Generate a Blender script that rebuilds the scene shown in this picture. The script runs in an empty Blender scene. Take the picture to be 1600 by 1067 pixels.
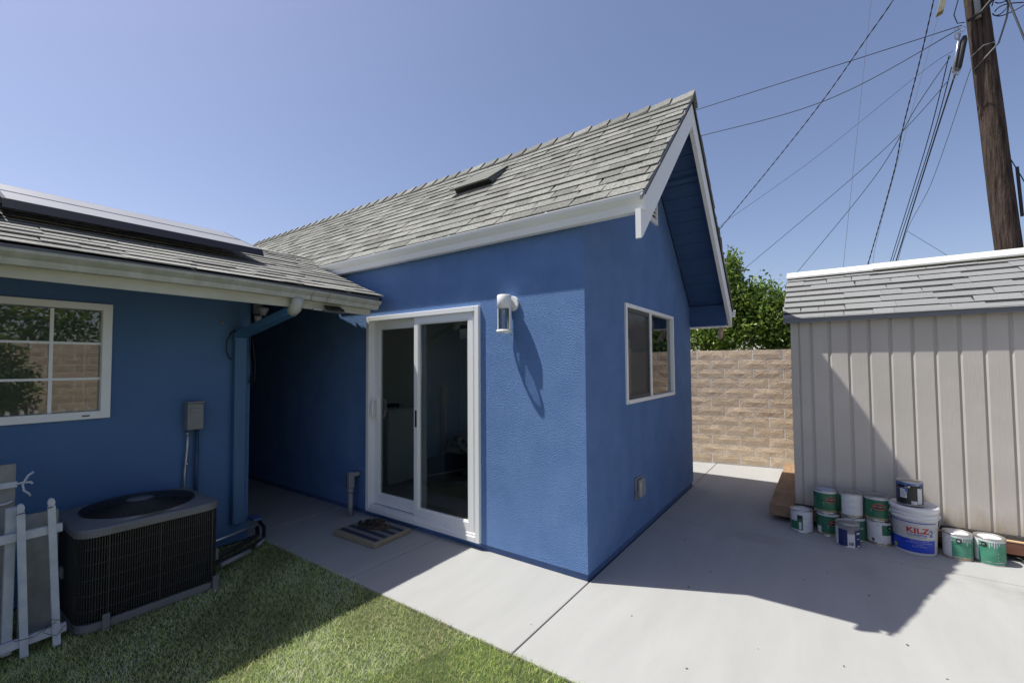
import bpy, math, random
import numpy as np
from mathutils import Vector, Matrix
random.seed(7); np.random.seed(7)
SC = bpy.context.scene
COL = SC.collection
R = math.radians
# ------------------------------------------------------------------ camera
CAM = Vector((1.362, -2.801, 1.49))
_y, _t, _r = R(-35.363), R(2.129), R(-0.384)
F = Vector((math.sin(_y)*math.cos(_t), math.cos(_y)*math.cos(_t), math.sin(_t)))
RT = Vector((math.cos(_y), -math.sin(_y), 0)); UP = RT.cross(F)
R2 = RT*math.cos(_r)+UP*math.sin(_r); U2 = UP*math.cos(_r)-RT*math.sin(_r)
cd = bpy.data.cameras.new('camera'); cam = bpy.data.objects.new('camera', cd); COL.objects.link(cam)
cam.matrix_world = Matrix(((R2.x, U2.x, -F.x, CAM.x), (R2.y, U2.y, -F.y, CAM.y), (R2.z, U2.z, -F.z, CAM.z), (0, 0, 0, 1)))
cd.sensor_width = 36; cd.lens = 688.93/1600*36; cd.shift_y = 10.8/1600
cd.clip_start = 0.05; cd.clip_end = 3000
SC.camera = cam
# ------------------------------------------------------------------ sky and sun
SUND = Vector((-0.455, -0.214, 1)).normalized()      # towards the sun
elev = math.asin(SUND.z); az = math.atan2(SUND.x, SUND.y)
W = bpy.data.worlds.new('World'); SC.world = W; W.use_nodes = True
nt = W.node_tree; nt.nodes.clear()
wo = nt.nodes.new('ShaderNodeOutputWorld'); bg = nt.nodes.new('ShaderNodeBackground')
sk = nt.nodes.new('ShaderNodeTexSky'); sk.sky_type = 'NISHITA'; sk.sun_disc = False
sk.sun_elevation = elev; sk.sun_rotation = az % (2*math.pi)
sk.air_density = 1.0; sk.dust_density = 1.3; sk.ozone_density = 5.0; sk.altitude = 100
mx = nt.nodes.new('ShaderNodeMix'); mx.data_type = 'RGBA'; mx.blend_type = 'MULTIPLY'
mx.inputs[0].default_value = 1; mx.inputs[7].default_value = (1.09, 0.905, 0.86, 1)
nt.links.new(sk.outputs[0], mx.inputs[6]); nt.links.new(mx.outputs[2], bg.inputs[0])
bg.inputs[1].default_value = 0.132
nt.links.new(bg.outputs[0], wo.inputs[0])
sl = bpy.data.lights.new('sun', 'SUN'); sl.energy = 4.95; sl.angle = R(0.55); sl.color = (1, 0.975, 0.90)
so = bpy.data.objects.new('sun', sl); COL.objects.link(so)
so.rotation_euler = SUND.to_track_quat('Z', 'Y').to_euler(); so.location = (-3, -3, 9)
SC.view_settings.view_transform = 'Standard'; SC.view_settings.look = 'None'
SC.view_settings.exposure = 0.32; SC.view_settings.gamma = 1; SC.view_settings.use_curve_mapping = False

# ------------------------------------------------------------------ materials
MATS = {}
def M(name, col, col2=None, rough=.7, scale=3., bump=0., bscale=60., metal=0., spec=.5, vary=0., bdist=.004,
      detail=4., stretch=None, bstretch=None, island=False, btype='noise', alpha=None, coat=0.):
    """procedural material: two tones mixed by world-position noise, fine relief, random tone per object / island"""
    if name in MATS: return MATS[name]
    m = bpy.data.materials.new(name); m.use_nodes = True; n = m.node_tree.nodes; l = m.node_tree.links
    b = n['Principled BSDF']; b.inputs['Roughness'].default_value = rough; b.inputs['Metallic'].default_value = metal
    b.inputs['Specular IOR Level'].default_value = spec
    if coat: b.inputs['Coat Weight'].default_value = coat
    if alpha is not None: b.inputs['Alpha'].default_value = alpha
    g = n.new('ShaderNodeNewGeometry')
    def vec(st):
        if not st: return g.outputs['Position']
        v = n.new('ShaderNodeVectorMath'); v.operation = 'MULTIPLY'; v.inputs[1].default_value = st
        l.new(g.outputs['Position'], v.inputs[0]); return v.outputs[0]
    out = None
    if col2:
        t = n.new('ShaderNodeTexNoise'); t.inputs['Scale'].default_value = scale; t.inputs['Detail'].default_value = detail
        t.inputs['Roughness'].default_value = .6
        l.new(vec(stretch), t.inputs['Vector'])
        r = n.new('ShaderNodeValToRGB'); r.color_ramp.elements[0].position = .32; r.color_ramp.elements[1].position = .68
        r.color_ramp.elements[0].color = (*col, 1); r.color_ramp.elements[1].color = (*col2, 1)
        l.new(t.outputs[0], r.inputs[0]); out = r.outputs[0]
    if vary:
        h = n.new('ShaderNodeHueSaturation')
        if out: l.new(out, h.inputs['Color'])
        else: h.inputs['Color'].default_value = (*col, 1)
        if island: src = g.outputs['Random Per Island']
        else: src = n.new('ShaderNodeObjectInfo').outputs['Random']
        mr = n.new('ShaderNodeMapRange'); mr.inputs[3].default_value = 1-vary; mr.inputs[4].default_value = 1+vary
        l.new(src, mr.inputs[0]); l.new(mr.outputs[0], h.inputs['Value']); out = h.outputs[0]
    if out: l.new(out, b.inputs['Base Color'])
    else: b.inputs['Base Color'].default_value = (*col, 1)
    if bump:
        if btype == 'voronoi':
            t = n.new('ShaderNodeTexVoronoi'); t.feature = 'SMOOTH_F1'; o = 0
        else:
            t = n.new('ShaderNodeTexNoise'); t.inputs['Detail'].default_value = 1.0 if btype == 'sand' else 5
        t.inputs['Scale'].default_value = bscale; l.new(vec(bstretch), t.inputs['Vector'])
        bp = n.new('ShaderNodeBump'); bp.inputs['Strength'].default_value = bump; bp.inputs['Distance'].default_value = bdist
        l.new(t.outputs[0], bp.inputs['Height']); l.new(bp.outputs[0], b.inputs['Normal'])
    MATS[name] = m; return m
def glass(name, tint=(.8, .85, .83), ior=1.5, wav=0., gl=(1, 1, 1)):
    m = bpy.data.materials.new(name); m.use_nodes = True; n = m.node_tree.nodes; l = m.node_tree.links
    n.clear(); o = n.new('ShaderNodeOutputMaterial'); x = n.new('ShaderNodeMixShader')
    t = n.new('ShaderNodeBsdfTransparent'); t.inputs[0].default_value = (*tint, 1)
    g = n.new('ShaderNodeBsdfGlossy'); g.inputs['Roughness'].default_value = 0.0; g.inputs[0].default_value = (*gl, 1)
    f = n.new('ShaderNodeFresnel'); f.inputs[0].default_value = ior
    ge = n.new('ShaderNodeNewGeometry'); inv = n.new('ShaderNodeMath'); inv.operation = 'SUBTRACT'; inv.inputs[0].default_value = 1; l.new(ge.outputs['Backfacing'], inv.inputs[1])
    mu = n.new('ShaderNodeMath'); mu.operation = 'MULTIPLY'; l.new(f.outputs[0], mu.inputs[0]); l.new(inv.outputs[0], mu.inputs[1])
    l.new(mu.outputs[0], x.inputs[0]); l.new(t.outputs[0], x.inputs[1]); l.new(g.outputs[0], x.inputs[2]); l.new(x.outputs[0], o.inputs[0])
    if wav:
        nz = n.new('ShaderNodeTexNoise'); nz.inputs['Scale'].default_value = 3; bp = n.new('ShaderNodeBump')
        bp.inputs['Strength'].default_value = wav; bp.inputs['Distance'].default_value = .002
        l.new(nz.outputs[0], bp.inputs['Height']); l.new(bp.outputs[0], g.inputs['Normal'])
    MATS[name] = m; return m
def leafmat(name, c1, c2, trans=.35, rough=.4):
    m = bpy.data.materials.new(name); m.use_nodes = True; n = m.node_tree.nodes; l = m.node_tree.links
    b = n['Principled BSDF']; b.inputs['Roughness'].default_value = rough; b.inputs['Specular IOR Level'].default_value = .4
    g = n.new('ShaderNodeNewGeometry'); r = n.new('ShaderNodeValToRGB')
    r.color_ramp.elements[0].color = (*c1, 1); r.color_ramp.elements[1].color = (*c2, 1); r.color_ramp.elements[1].position = 1
    l.new(g.outputs['Random Per Island'], r.inputs[0]); l.new(r.outputs[0], b.inputs['Base Color'])
    tr = n.new('ShaderNodeBsdfTranslucent'); l.new(r.outputs[0], tr.inputs[0])
    x = n.new('ShaderNodeMixShader'); x.inputs[0].default_value = trans
    o = n['Material Output']; l.new(b.outputs[0], x.inputs[1]); l.new(tr.outputs[0], x.inputs[2]); l.new(x.outputs[0], o.inputs[0])
    MATS[name] = m; return m

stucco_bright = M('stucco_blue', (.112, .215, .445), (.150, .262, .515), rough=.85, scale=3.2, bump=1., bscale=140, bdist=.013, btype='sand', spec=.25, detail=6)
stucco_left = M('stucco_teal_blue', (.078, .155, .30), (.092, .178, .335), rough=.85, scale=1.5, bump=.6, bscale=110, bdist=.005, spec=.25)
blue_base = M('foundation_blue', (.055, .105, .24), (.075, .135, .29), rough=.8, scale=9, bump=.5, bscale=40)
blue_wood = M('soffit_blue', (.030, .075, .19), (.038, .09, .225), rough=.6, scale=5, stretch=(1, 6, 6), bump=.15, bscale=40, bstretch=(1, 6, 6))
blue_metal = M('blue_painted_metal', (.045, .13, .25), (.055, .15, .28), rough=.45, scale=4)
white_trim = M('white_trim', (.80, .80, .79), (.84, .84, .83), rough=.45, scale=3, bump=.06, bscale=30)
white_vinyl = M('white_vinyl', (.83, .83, .82), (.86, .86, .85), rough=.35, scale=2)
vinyl_seal = M('grey_seal', (.12, .12, .12), rough=.6)
cream_fascia = M('cream_fascia', (.50, .49, .39), (.62, .61, .51), rough=.6, scale=2.4, stretch=(1, 1, 3), bump=.15, bscale=25, bstretch=(1, .3, 2))
old_gutter = M('weathered_gutter', (.43, .43, .37), (.56, .56, .51), rough=.45, scale=9, stretch=(1, 1.6, .25), bump=.05, bscale=20)
dirt_dark = M('dark_dirt', (.030, .024, .018), (.05, .04, .03), rough=.95, scale=20, bump=.6, bscale=60)
shingle_m = M('asphalt_shingle', (.125, .125, .113), (.275, .274, .248), rough=.9, scale=60, bump=.9, bscale=260, vary=.27, bdist=.003, spec=.3, detail=3)
shingle_r = M('asphalt_shingle_rest', (.125, .125, .113), (.275, .274, .248), rough=.9, scale=60, bump=.9, bscale=260, vary=.27, bdist=.003, spec=.3, island=True, detail=3)
shingle_left = M('asphalt_shingle_left', (.19, .188, .172), (.31, .306, .28), rough=.9, scale=60, bump=.9, bscale=260, vary=.25, bdist=.003, spec=.3)
shingle_left_r = M('asphalt_shingle_left_rest', (.19, .188, .172), (.31, .306, .28), rough=.9, scale=60, bump=.9, bscale=260, vary=.25, bdist=.003, spec=.3, island=True)
shingle_shed = M('asphalt_shingle_shed', (.21, .213, .212), (.262, .266, .264), rough=.85, scale=90, bump=.6, bscale=300, vary=.06, bdist=.002, spec=.3)
felt = M('roof_felt', (.022, .021, .02), rough=.95)
drip = M('drip_edge_metal', (.16, .165, .165), rough=.5, metal=.3)
concrete = M('concrete', (.330, .330, .320), (.366, .366, .356), rough=.85, scale=2.0, stretch=(2.4, .55, 1), bump=.18, bscale=120, bdist=.002, spec=.3, detail=8)
def grime(m):
    n = m.node_tree.nodes; l = m.node_tree.links; b = n['Principled BSDF']; src = b.inputs['Base Color'].links[0].from_socket
    g = n.new('ShaderNodeNewGeometry'); sp_ = n.new('ShaderNodeSeparateXYZ'); l.new(g.outputs['Position'], sp_.inputs[0])
    a = n.new('ShaderNodeMath'); a.operation = 'SUBTRACT'; a.inputs[1].default_value = 1.45; l.new(sp_.outputs[1], a.inputs[0])
    c = n.new('ShaderNodeMath'); c.operation = 'ABSOLUTE'; l.new(a.outputs[0], c.inputs[0])
    r = n.new('ShaderNodeMapRange'); r.inputs[1].default_value = 0; r.inputs[2].default_value = .42; r.inputs[3].default_value = 1; r.inputs[4].default_value = 0; r.interpolation_type = 'SMOOTHSTEP'; l.new(c.outputs[0], r.inputs[0])
    t = n.new('ShaderNodeTexNoise'); t.inputs['Scale'].default_value = 1.5; t.inputs['Detail'].default_value = 5; l.new(g.outputs['Position'], t.inputs['Vector'])
    r2 = n.new('ShaderNodeMapRange'); r2.inputs[1].default_value = .5; r2.inputs[2].default_value = .68; l.new(t.outputs[0], r2.inputs[0])
    mu = n.new('ShaderNodeMath'); mu.operation = 'MULTIPLY'; l.new(r.outputs[0], mu.inputs[0]); l.new(r2.outputs[0], mu.inputs[1])
    t3 = n.new('ShaderNodeTexNoise'); t3.inputs['Scale'].default_value = 170; t3.inputs['Detail'].default_value = 1; l.new(g.outputs['Position'], t3.inputs['Vector'])
    r3 = n.new('ShaderNodeMapRange'); r3.inputs[1].default_value = .74; r3.inputs[2].default_value = .78; r3.inputs[4].default_value = .5; l.new(t3.outputs[0], r3.inputs[0])
    m2 = n.new('ShaderNodeMath'); m2.operation = 'MULTIPLY'; m2.inputs[1].default_value = .42; l.new(mu.outputs[0], m2.inputs[0])
    ad = n.new('ShaderNodeMath'); ad.operation = 'MAXIMUM'; l.new(m2.outputs[0], ad.inputs[0]); l.new(r3.outputs[0], ad.inputs[1])
    x = n.new('ShaderNodeMix'); x.data_type = 'RGBA'; l.new(ad.outputs[0], x.inputs[0]); l.new(src, x.inputs[6]); x.inputs[7].default_value = (.12, .105, .085, 1); l.new(x.outputs[2], b.inputs['Base Color'])
grime(concrete)
joint = M('joint_fibre', (.07, .055, .04), rough=.95)
siding = M('siding_taupe', (.48, .445, .40), (.54, .50, .455), rough=.6, scale=2.5, bump=.45, bscale=14, bstretch=(6, 1, .7), bdist=.003)
def splash(m, z0, z1, col):
    n = m.node_tree.nodes; l = m.node_tree.links; b = n['Principled BSDF']; src = b.inputs['Base Color'].links[0].from_socket
    g = n.new('ShaderNodeNewGeometry'); sp_ = n.new('ShaderNodeSeparateXYZ'); l.new(g.outputs['Position'], sp_.inputs[0])
    t = n.new('ShaderNodeTexNoise'); t.inputs['Scale'].default_value = 9; t.inputs['Detail'].default_value = 6
    v = n.new('ShaderNodeVectorMath'); v.operation = 'MULTIPLY'; v.inputs[1].default_value = (2.5, 1, .4); l.new(g.outputs['Position'], v.inputs[0]); l.new(v.outputs[0], t.inputs['Vector'])
    a = n.new('ShaderNodeMath'); a.operation = 'MULTIPLY_ADD'; a.inputs[1].default_value = -.28; l.new(t.outputs[0], a.inputs[0]); l.new(sp_.outputs[2], a.inputs[2])
    r = n.new('ShaderNodeMapRange'); r.inputs[1].default_value = z0-.14; r.inputs[2].default_value = z1-.14; r.inputs[3].default_value = .6; r.inputs[4].default_value = 0; l.new(a.outputs[0], r.inputs[0])
    x = n.new('ShaderNodeMix'); x.data_type = 'RGBA'; l.new(r.outputs[0], x.inputs[0]); l.new(src, x.inputs[6]); x.inputs[7].default_value = (*col, 1); l.new(x.outputs[2], b.inputs['Base Color'])
splash(siding, .17, .36, (.27, .19, .11))
siding_dark = M('siding_groove', (.43, .39, .35), rough=.65)
wood_new = M('raw_lumber', (.50, .33, .18), (.62, .43, .25), rough=.7, scale=6, stretch=(1, 8, 8), bump=.2, bscale=30, bstretch=(1, 8, 8))
wood_old = M('weathered_lumber', (.22, .135, .075), (.34, .215, .125), rough=.75, scale=5, stretch=(5, 1, 5), bump=.2, bscale=30, bstretch=(5, 1, 5))
wood_red = M('red_brown_lumber', (.13, .05, .03), (.19, .08, .045), rough=.7, scale=6, stretch=(1, 8, 8), bump=.2, bscale=30)
tar = M('black_flashing', (.03, .03, .032), (.07, .07, .07), rough=.6, scale=60)
brick_m = M('split_face_block', (.62, .48, .34), (.76, .61, .45), rough=.92, scale=9, bump=.8, bscale=48, vary=.10, bdist=.008, spec=.2)
mortar = M('mortar', (.80, .78, .73), (.88, .86, .82), rough=.95, scale=20, bump=.4, bscale=80)
black_metal = M('black_metal', (.013, .013, .014), rough=.45, metal=.2)
ac_bar = M('coated_wire', (.042, .042, .043), rough=.4)
ac_top = M('grey_painted_steel', (.15, .15, .155), (.185, .185, .19), rough=.45, scale=6)
coil = M('condenser_coil', (.003, .003, .003), (.010, .010, .009), rough=.8, scale=12, stretch=(1, 1, .4))
steel = M('galvanised_steel', (.42, .43, .44), (.52, .53, .54), rough=.35, metal=.85, scale=20)
grey_box = M('grey_enamel', (.20, .205, .205), (.235, .24, .24), rough=.5, scale=8)
grey_pvc = M('grey_pvc', (.26, .27, .28), rough=.5)
old_white = M('weathered_white_paint', (.46, .49, .55), (.60, .62, .66), rough=.6, scale=14, bump=.2, bscale=70)
grey_board = M('aged_board', (.20, .20, .19), (.30, .30, .285), rough=.7, scale=9, bump=.1, bscale=30)
rubber = M('black_rubber', (.015, .015, .016), rough=.6)
pole_m = M('creosote_pole', (.020, .015, .013), (.105, .074, .058), rough=.9, scale=34, stretch=(1, 1, .07), bump=1., bscale=40, bstretch=(1, 1, .12), bdist=.03, spec=.2)
bark = M('bark', (.07, .05, .035), (.12, .09, .06), rough=.9, scale=20, bump=.8, bscale=30)
wire_m = M('wire_black', (.018, .018, .02), rough=.6)
wire_grey = M('wire_grey', (.12, .12, .13), rough=.5)
solar_glass = M('solar_cell_glass', (.23, .23, .235), (.27, .27, .27), rough=.4, spec=.8, scale=2)
solar_frame = M('black_anodised', (.03, .03, .038), rough=.4, metal=.5)
interior_wall = M('interior_paint', (.70, .72, .69), rough=.8)
interior_floor = M('interior_floor_boards', (.22, .19, .16), (.30, .26, .22), rough=.5, scale=3)
interior_white = M('interior_white', (.75, .80, .75), rough=.6)
bed_cloth = M('bed_cloth', (.50, .50, .49), (.08, .08, .09), rough=.9, scale=9, detail=1.)
dark_cloth = M('dark_cloth', (.02, .02, .025), rough=.9)
mat_tan = M('foam_tan', (.24, .20, .14), (.29, .25, .17), rough=.9, scale=40, bump=.2, bscale=200)
mat_stripe = M('stripe_navy', (.02, .03, .06), (.03, .04, .075), rough=.95, scale=60, bump=.3, bscale=200)
mat_pale = M('stripe_pale', (.15, .155, .16), (.19, .195, .20), rough=.95, scale=60, bump=.3, bscale=200)
sandal_m = M('brown_leather', (.045, .03, .02), (.07, .045, .03), rough=.6, scale=30)
can_steel = M('can_steel', (.45, .45, .45), (.55, .54, .52), rough=.3, metal=.8, scale=20)
can_rust = M('can_rim_tan', (.36, .29, .17), rough=.5, metal=.3)
lbl_white = M('label_white', (.56, .57, .60), (.68, .68, .69), rough=.5, scale=14, stretch=(1, 1, 3))
lbl_green = M('label_green', (.016, .11, .060), (.03, .16, .09), rough=.45, scale=16)
lbl_green2 = M('label_green_light', (.035, .20, .12), (.08, .29, .19), rough=.45, scale=16)
lbl_navy = M('label_navy', (.015, .028, .12), rough=.45)
lbl_black = M('label_black', (.015, .015, .018), rough=.4)
lbl_blue = M('label_royal_blue', (.010, .050, .46), rough=.4)
lbl_red = M('label_red', (.45, .02, .03), rough=.4)
lbl_lime = M('label_lime', (.30, .50, .05), rough=.4)
lbl_redline = M('logo_red', (.50, .03, .02), rough=.4)
paint_blue = M('paint_blue_drip', (.05, .14, .42), rough=.35)
bucket_w = M('bucket_plastic', (.66, .67, .69), (.74, .74, .75), rough=.35, scale=6)
plastic_clear = M('grey_lens', (.3, .3, .3), rough=.2)
floor_pane = glass('window_glass', (.80, .83, .81), 2.1)
refl_pane = glass('coated_window_glass', (.62, .68, .64), 2.9)
lamp_glass = glass('seeded_glass', (.50, .53, .56), 1.8, wav=1.)
screen_m = M('insect_screen', (.10, .10, .10), rough=.7, alpha=.42)
leaf_a = leafmat('citrus_leaf', (.04, .10, .015), (.26, .36, .06))
leaf_b = leafmat('shrub_leaf', (.05, .11, .02), (.20, .29, .05))
leaf_p = leafmat('pink_bract', (.30, .08, .10), (.45, .22, .22))

# ------------------------------------------------------------------ mesh helpers
class MB:
    def __init__(s): s.v = []; s.f = []; s.m = []; s.mi = 0; s.sm = []
    def add(s, vs, fs, smooth=False):
        o = len(s.v); s.v += [tuple(v) for v in vs]
        for f in fs: s.f.append(tuple(o+i for i in f)); s.m.append(s.mi); s.sm.append(smooth)
    def box(s, x0, x1, y0, y1, z0, z1):
        s.add([(x, y, z) for x in (x0, x1) for y in (y0, y1) for z in (z0, z1)],
              [(0, 1, 3, 2), (4, 6, 7, 5), (0, 4, 5, 1), (2, 3, 7, 6), (0, 2, 6, 4), (1, 5, 7, 3)]); return s
    def obox(s, c, ax, ay, az):
        c, ax, ay, az = map(Vector, (c, ax, ay, az))
        s.add([c+ax*i+ay*j+az*k for i in (-1, 1) for j in (-1, 1) for k in (-1, 1)],
              [(0, 1, 3, 2), (4, 6, 7, 5), (0, 4, 5, 1), (2, 3, 7, 6), (0, 2, 6, 4), (1, 5, 7, 3)]); return s
    def bar(s, p0, p1, w, h, up=(0, 0, 1)):
        p0, p1 = Vector(p0), Vector(p1); d = p1-p0; u = Vector(up); sd = d.cross(u).normalized(); u = sd.cross(d).normalized()
        return s.obox((p0+p1)/2, d/2, sd*w/2, u*h/2)
    def tube(s, pts, r, n=8, cap=True, closed=False):
        pts = [Vector(p) for p in pts]; rs = r if isinstance(r, (list, tuple)) else [r]*len(pts); vs = []; fs = []
        prev = None; N = len(pts)
        for i, p in enumerate(pts):
            if closed: d = pts[(i+1) % N]-pts[i-1]
            else: d = pts[min(i+1, N-1)]-pts[max(i-1, 0)]
            d.normalize()
            if prev is None: a = d.orthogonal().normalized()
            else:
                a = prev-d*prev.dot(d)
                a = a.normalized() if a.length > 1e-6 else d.orthogonal().normalized()
            prev = a; b = d.cross(a)
            for k in range(n):
                t = 2*math.pi*k/n; vs.append(p+(a*math.cos(t)+b*math.sin(t))*rs[i])
        for i in range(N-1 if not closed else N):
            j = (i+1) % N
            for k in range(n): fs.append((i*n+k, i*n+(k+1) % n, j*n+(k+1) % n, j*n+k))
        s.add(vs, fs, True)
        if cap and not closed:
            o = len(s.v)-len(vs)
            s.f.append(tuple(o+k for k in range(n))[::-1]); s.m.append(s.mi); s.sm.append(False)
            s.f.append(tuple(o+(N-1)*n+k for k in range(n))); s.m.append(s.mi); s.sm.append(False)
        return s
    def lathe(s, prof, c=(0, 0, 0), n=32, a0=0, a1=2*math.pi, smooth=True):
        """prof: list of (radius, z)"""
        full = abs(a1-a0-2*math.pi) < 1e-6; m = n if full else n+1; vs = []; fs = []
        for (r, z) in prof:
            for k in range(m):
                t = a0+(a1-a0)*k/n; vs.append((c[0]+r*math.cos(t), c[1]+r*math.sin(t), c[2]+z))
        for i in range(len(prof)-1):
            for k in range(n):
                k2 = (k+1) % m; fs.append((i*m+k, i*m+k2, (i+1)*m+k2, (i+1)*m+k))
        s.add(vs, fs, smooth); return s
    def disc(s, c, r, n=32, up=True):
        s.add([(c[0]+r*math.cos(2*math.pi*k/n), c[1]+r*math.sin(2*math.pi*k/n), c[2]) for k in range(n)], [tuple(range(n))]); return s
    def prism(s, poly, a, b, axis):
        """poly 2D in the two remaining axes (order x,y,z without axis), extruded from a to b on axis"""
        def P(u, w, t):
            return (t, u, w) if axis == 'x' else (u, t, w) if axis == 'y' else (u, w, t)
        n = len(poly); vs = [P(u, w, a) for u, w in poly]+[P(u, w, b) for u, w in poly]
        fs = [tuple(range(n))[::-1], tuple(range(n, 2*n))]+[(i, (i+1) % n, n+(i+1) % n, n+i) for i in range(n)]
        s.add(vs, fs); return s
    def build(s, name, mat, parent=None, bevel=0, **kw):
        L = wloc(parent) if parent else Vector((0, 0, 0))
        me = bpy.data.meshes.new(name); me.from_pydata([tuple(Vector(v)-L) for v in s.v], [], s.f)
        mats = mat if isinstance(mat, (list, tuple)) else [mat]
        for q in mats: me.materials.append(q)
        me.polygons.foreach_set('material_index', s.m); me.polygons.foreach_set('use_smooth', s.sm)
        import bmesh
        bm = bmesh.new(); bm.from_mesh(me); bmesh.ops.recalc_face_normals(bm, faces=bm.faces)
        if bevel:
            bmesh.ops.bevel(bm, geom=list(bm.edges), offset=bevel, segments=1, affect='EDGES', clamp_overlap=True)
        bm.to_mesh(me); bm.free()
        o = bpy.data.objects.new(name, me); COL.objects.link(o)
        if parent: o.parent = parent
        tag(o, **kw); return o
LOCS = {}
def wloc(o):
    v = Vector((0, 0, 0))
    while o: v += o.location; o = o.parent
    return v
def tag(o, label=None, cat=None, group=None, kind=None):
    if label: o['label'] = label
    if cat: o['category'] = cat
    if group: o['group'] = group
    if kind: o['kind'] = kind
    return o
def thing(name, loc, label, cat, group=None):
    o = bpy.data.objects.new(name, None); COL.objects.link(o); o.location = loc; o.empty_display_size = .1
    return tag(o, label, cat, group)
def B(*a): return MB().box(*a)
def inst(name, mesh, parent, mw=None, loc=None):
    o = bpy.data.objects.new(name, mesh); COL.objects.link(o); o.parent = parent
    L = wloc(parent)
    if mw is not None: o.matrix_local = Matrix.Translation(-L) @ mw
    else: o.location = Vector(loc)-L
    return o
def lin(a, b, n): return [a+(b-a)*i/(n-1) for i in range(n)]

# ------------------------------------------------------------------ ground, slabs, lawn
B(-300, 300, -300, 300, -.6, -.06).build('ground', M('ground_soil', (.16, .13, .09), (.22, .19, .13), rough=.95, scale=1.2), kind='structure')
B(-8, 6, -.93, 7.5, -.059, -.018).build('patio', joint, kind='structure')
patio = bpy.data.objects['patio']
def slab(x0, x1, y0, y1, g=.003):
    g2 = g
    B(x0+g, x1-g, y0+g2, y1-g2, -.017, 0).build('slab', concrete, patio, bevel=.003)
YE = -.905
for a, b in ((-7.6, -5.7), (-5.7, -4.25), (-4.25, -2.84)): slab(a, b, -.955, .02)
slab(-2.84, -1.41, YE, .02); slab(-1.41, 0, YE, .02, .004)
slab(0, 4.6, YE, 1.588, .0045); slab(0, 4.6, 1.588, 5.2, .0045)
slab(-3, 0, 2.93, 4.4)
B(-2.84, 6, -9, YE-.004, -.058, -.012).build('lawn', M('turf_backing', (.045, .065, .022), (.075, .09, .035), rough=.95, scale=40), kind='structure')

def turf():
    n = 190000
    # x along, y; dense near the camera's view
    x = np.random.uniform(-2.75, 1.1, n); y = np.random.uniform(-3.4, YE+.012, n)
    # thin out where farther than needed
    keep = ~((x > -2.75) & (x < -2.08) & (y > -2.17) & (y < -1.47))
    edge = YE+.010+.012*np.sin(x*7)+.008*np.sin(x*23)
    keep &= y < edge
    keep &= ~((x > -.2) & (y < -2.2))
    x, y = x[keep], y[keep]; n = len(x)
    h = np.random.uniform(.012, .023, n)*(1+.15*np.sin(x*3+y*5)); w = np.random.uniform(.0014, .0026, n)
    a = np.random.uniform(0, 2*np.pi, n)
    lean = np.random.uniform(.3, 1.6, n)*h; la = np.random.uniform(0, 6.283, n)
    dx, dy = np.cos(la)*lean, np.sin(la)*lean
    ux, uy = np.cos(a)*w/2, np.sin(a)*w/2
    z0 = -.008
    V = np.empty((n, 5, 3), np.float32)
    V[:, 0] = np.stack([x-ux, y-uy, np.full(n, z0)], 1); V[:, 1] = np.stack([x+ux, y+uy, np.full(n, z0)], 1)
    V[:, 2] = np.stack([x-ux*.8+dx*.35, y-uy*.8+dy*.35, z0+h*.6], 1); V[:, 3] = np.stack([x+ux*.8+dx*.35, y+uy*.8+dy*.35, z0+h*.6], 1)
    V[:, 4] = np.stack([x+dx, y+dy, z0+h], 1)
    me = bpy.data.meshes.new('turf'); me.vertices.add(n*5); me.vertices.foreach_set('co', V.ravel())
    base = (np.arange(n)*5)[:, None]
    tri = np.concatenate([base+np.array([[0, 1, 3]]), base+np.array([[0, 3, 2]]), base+np.array([[2, 3, 4]])], 1).astype(np.int32).reshape(-1, 3)
    k = len(tri); me.loops.add(k*3); me.loops.foreach_set('vertex_index', tri.ravel())
    me.polygons.add(k); me.polygons.foreach_set('loop_start', np.arange(k, dtype=np.int32)*3)
    me.update(calc_edges=True)
    # tone per blade: pale straw thatch, light and dark green, plus the slightly greener offcut by the joint
    c = np.random.rand(n)
    col = np.where(c[:, None] < .40, np.array([[.56, .52, .30]]), np.where(c[:, None] < .65, np.array([[.36, .42, .14]]), np.array([[.17, .24, .06]])))
    green = ((x+.30)*.9+(y+1.05)*-.35 > 0) & (x < 1.2)
    col = np.where(green[:, None], col*np.array([[.56, .64, .42]]), col)
    patch = .85+.3*np.sin(x*4.1+1.3)*np.sin(y*5.3+.4)+.15*np.sin(x*11+y*9)
    col = np.clip(col*np.clip(patch, .6, 1.25)[:, None]*1.95, 0, .85)
    at = me.color_attributes.new('tint', 'FLOAT_COLOR', 'POINT')
    cc = np.ones((n, 5, 4), np.float32); cc[:, :, :3] = col[:, None, :]; at.data.foreach_set('color', cc.ravel())
    m = bpy.data.materials.new('turf_blade'); m.use_nodes = True; nn = m.node_tree.nodes; ll = m.node_tree.links
    b = nn['Principled BSDF']; b.inputs['Roughness'].default_value = .55; b.inputs['Specular IOR Level'].default_value = .35
    q = nn.new('ShaderNodeAttribute'); q.attribute_name = 'tint'; ll.new(q.outputs[0], b.inputs['Base Color'])
    tr = nn.new('ShaderNodeBsdfTranslucent'); ll.new(q.outputs[0], tr.inputs[0]); x_ = nn.new('ShaderNodeMixShader'); x_.inputs[0].default_value = .4
    ll.new(b.outputs[0], x_.inputs[1]); ll.new(tr.outputs[0], x_.inputs[2]); ll.new(x_.outputs[0], nn['Material Output'].inputs[0])
    me.materials.append(m)
    o = bpy.data.objects.new('turf', me); COL.objects.link(o)
    tag(o, 'short artificial green turf with pale straw thatch beside the concrete walk', 'turf', kind='stuff')
turf()
m = MB()
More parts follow.
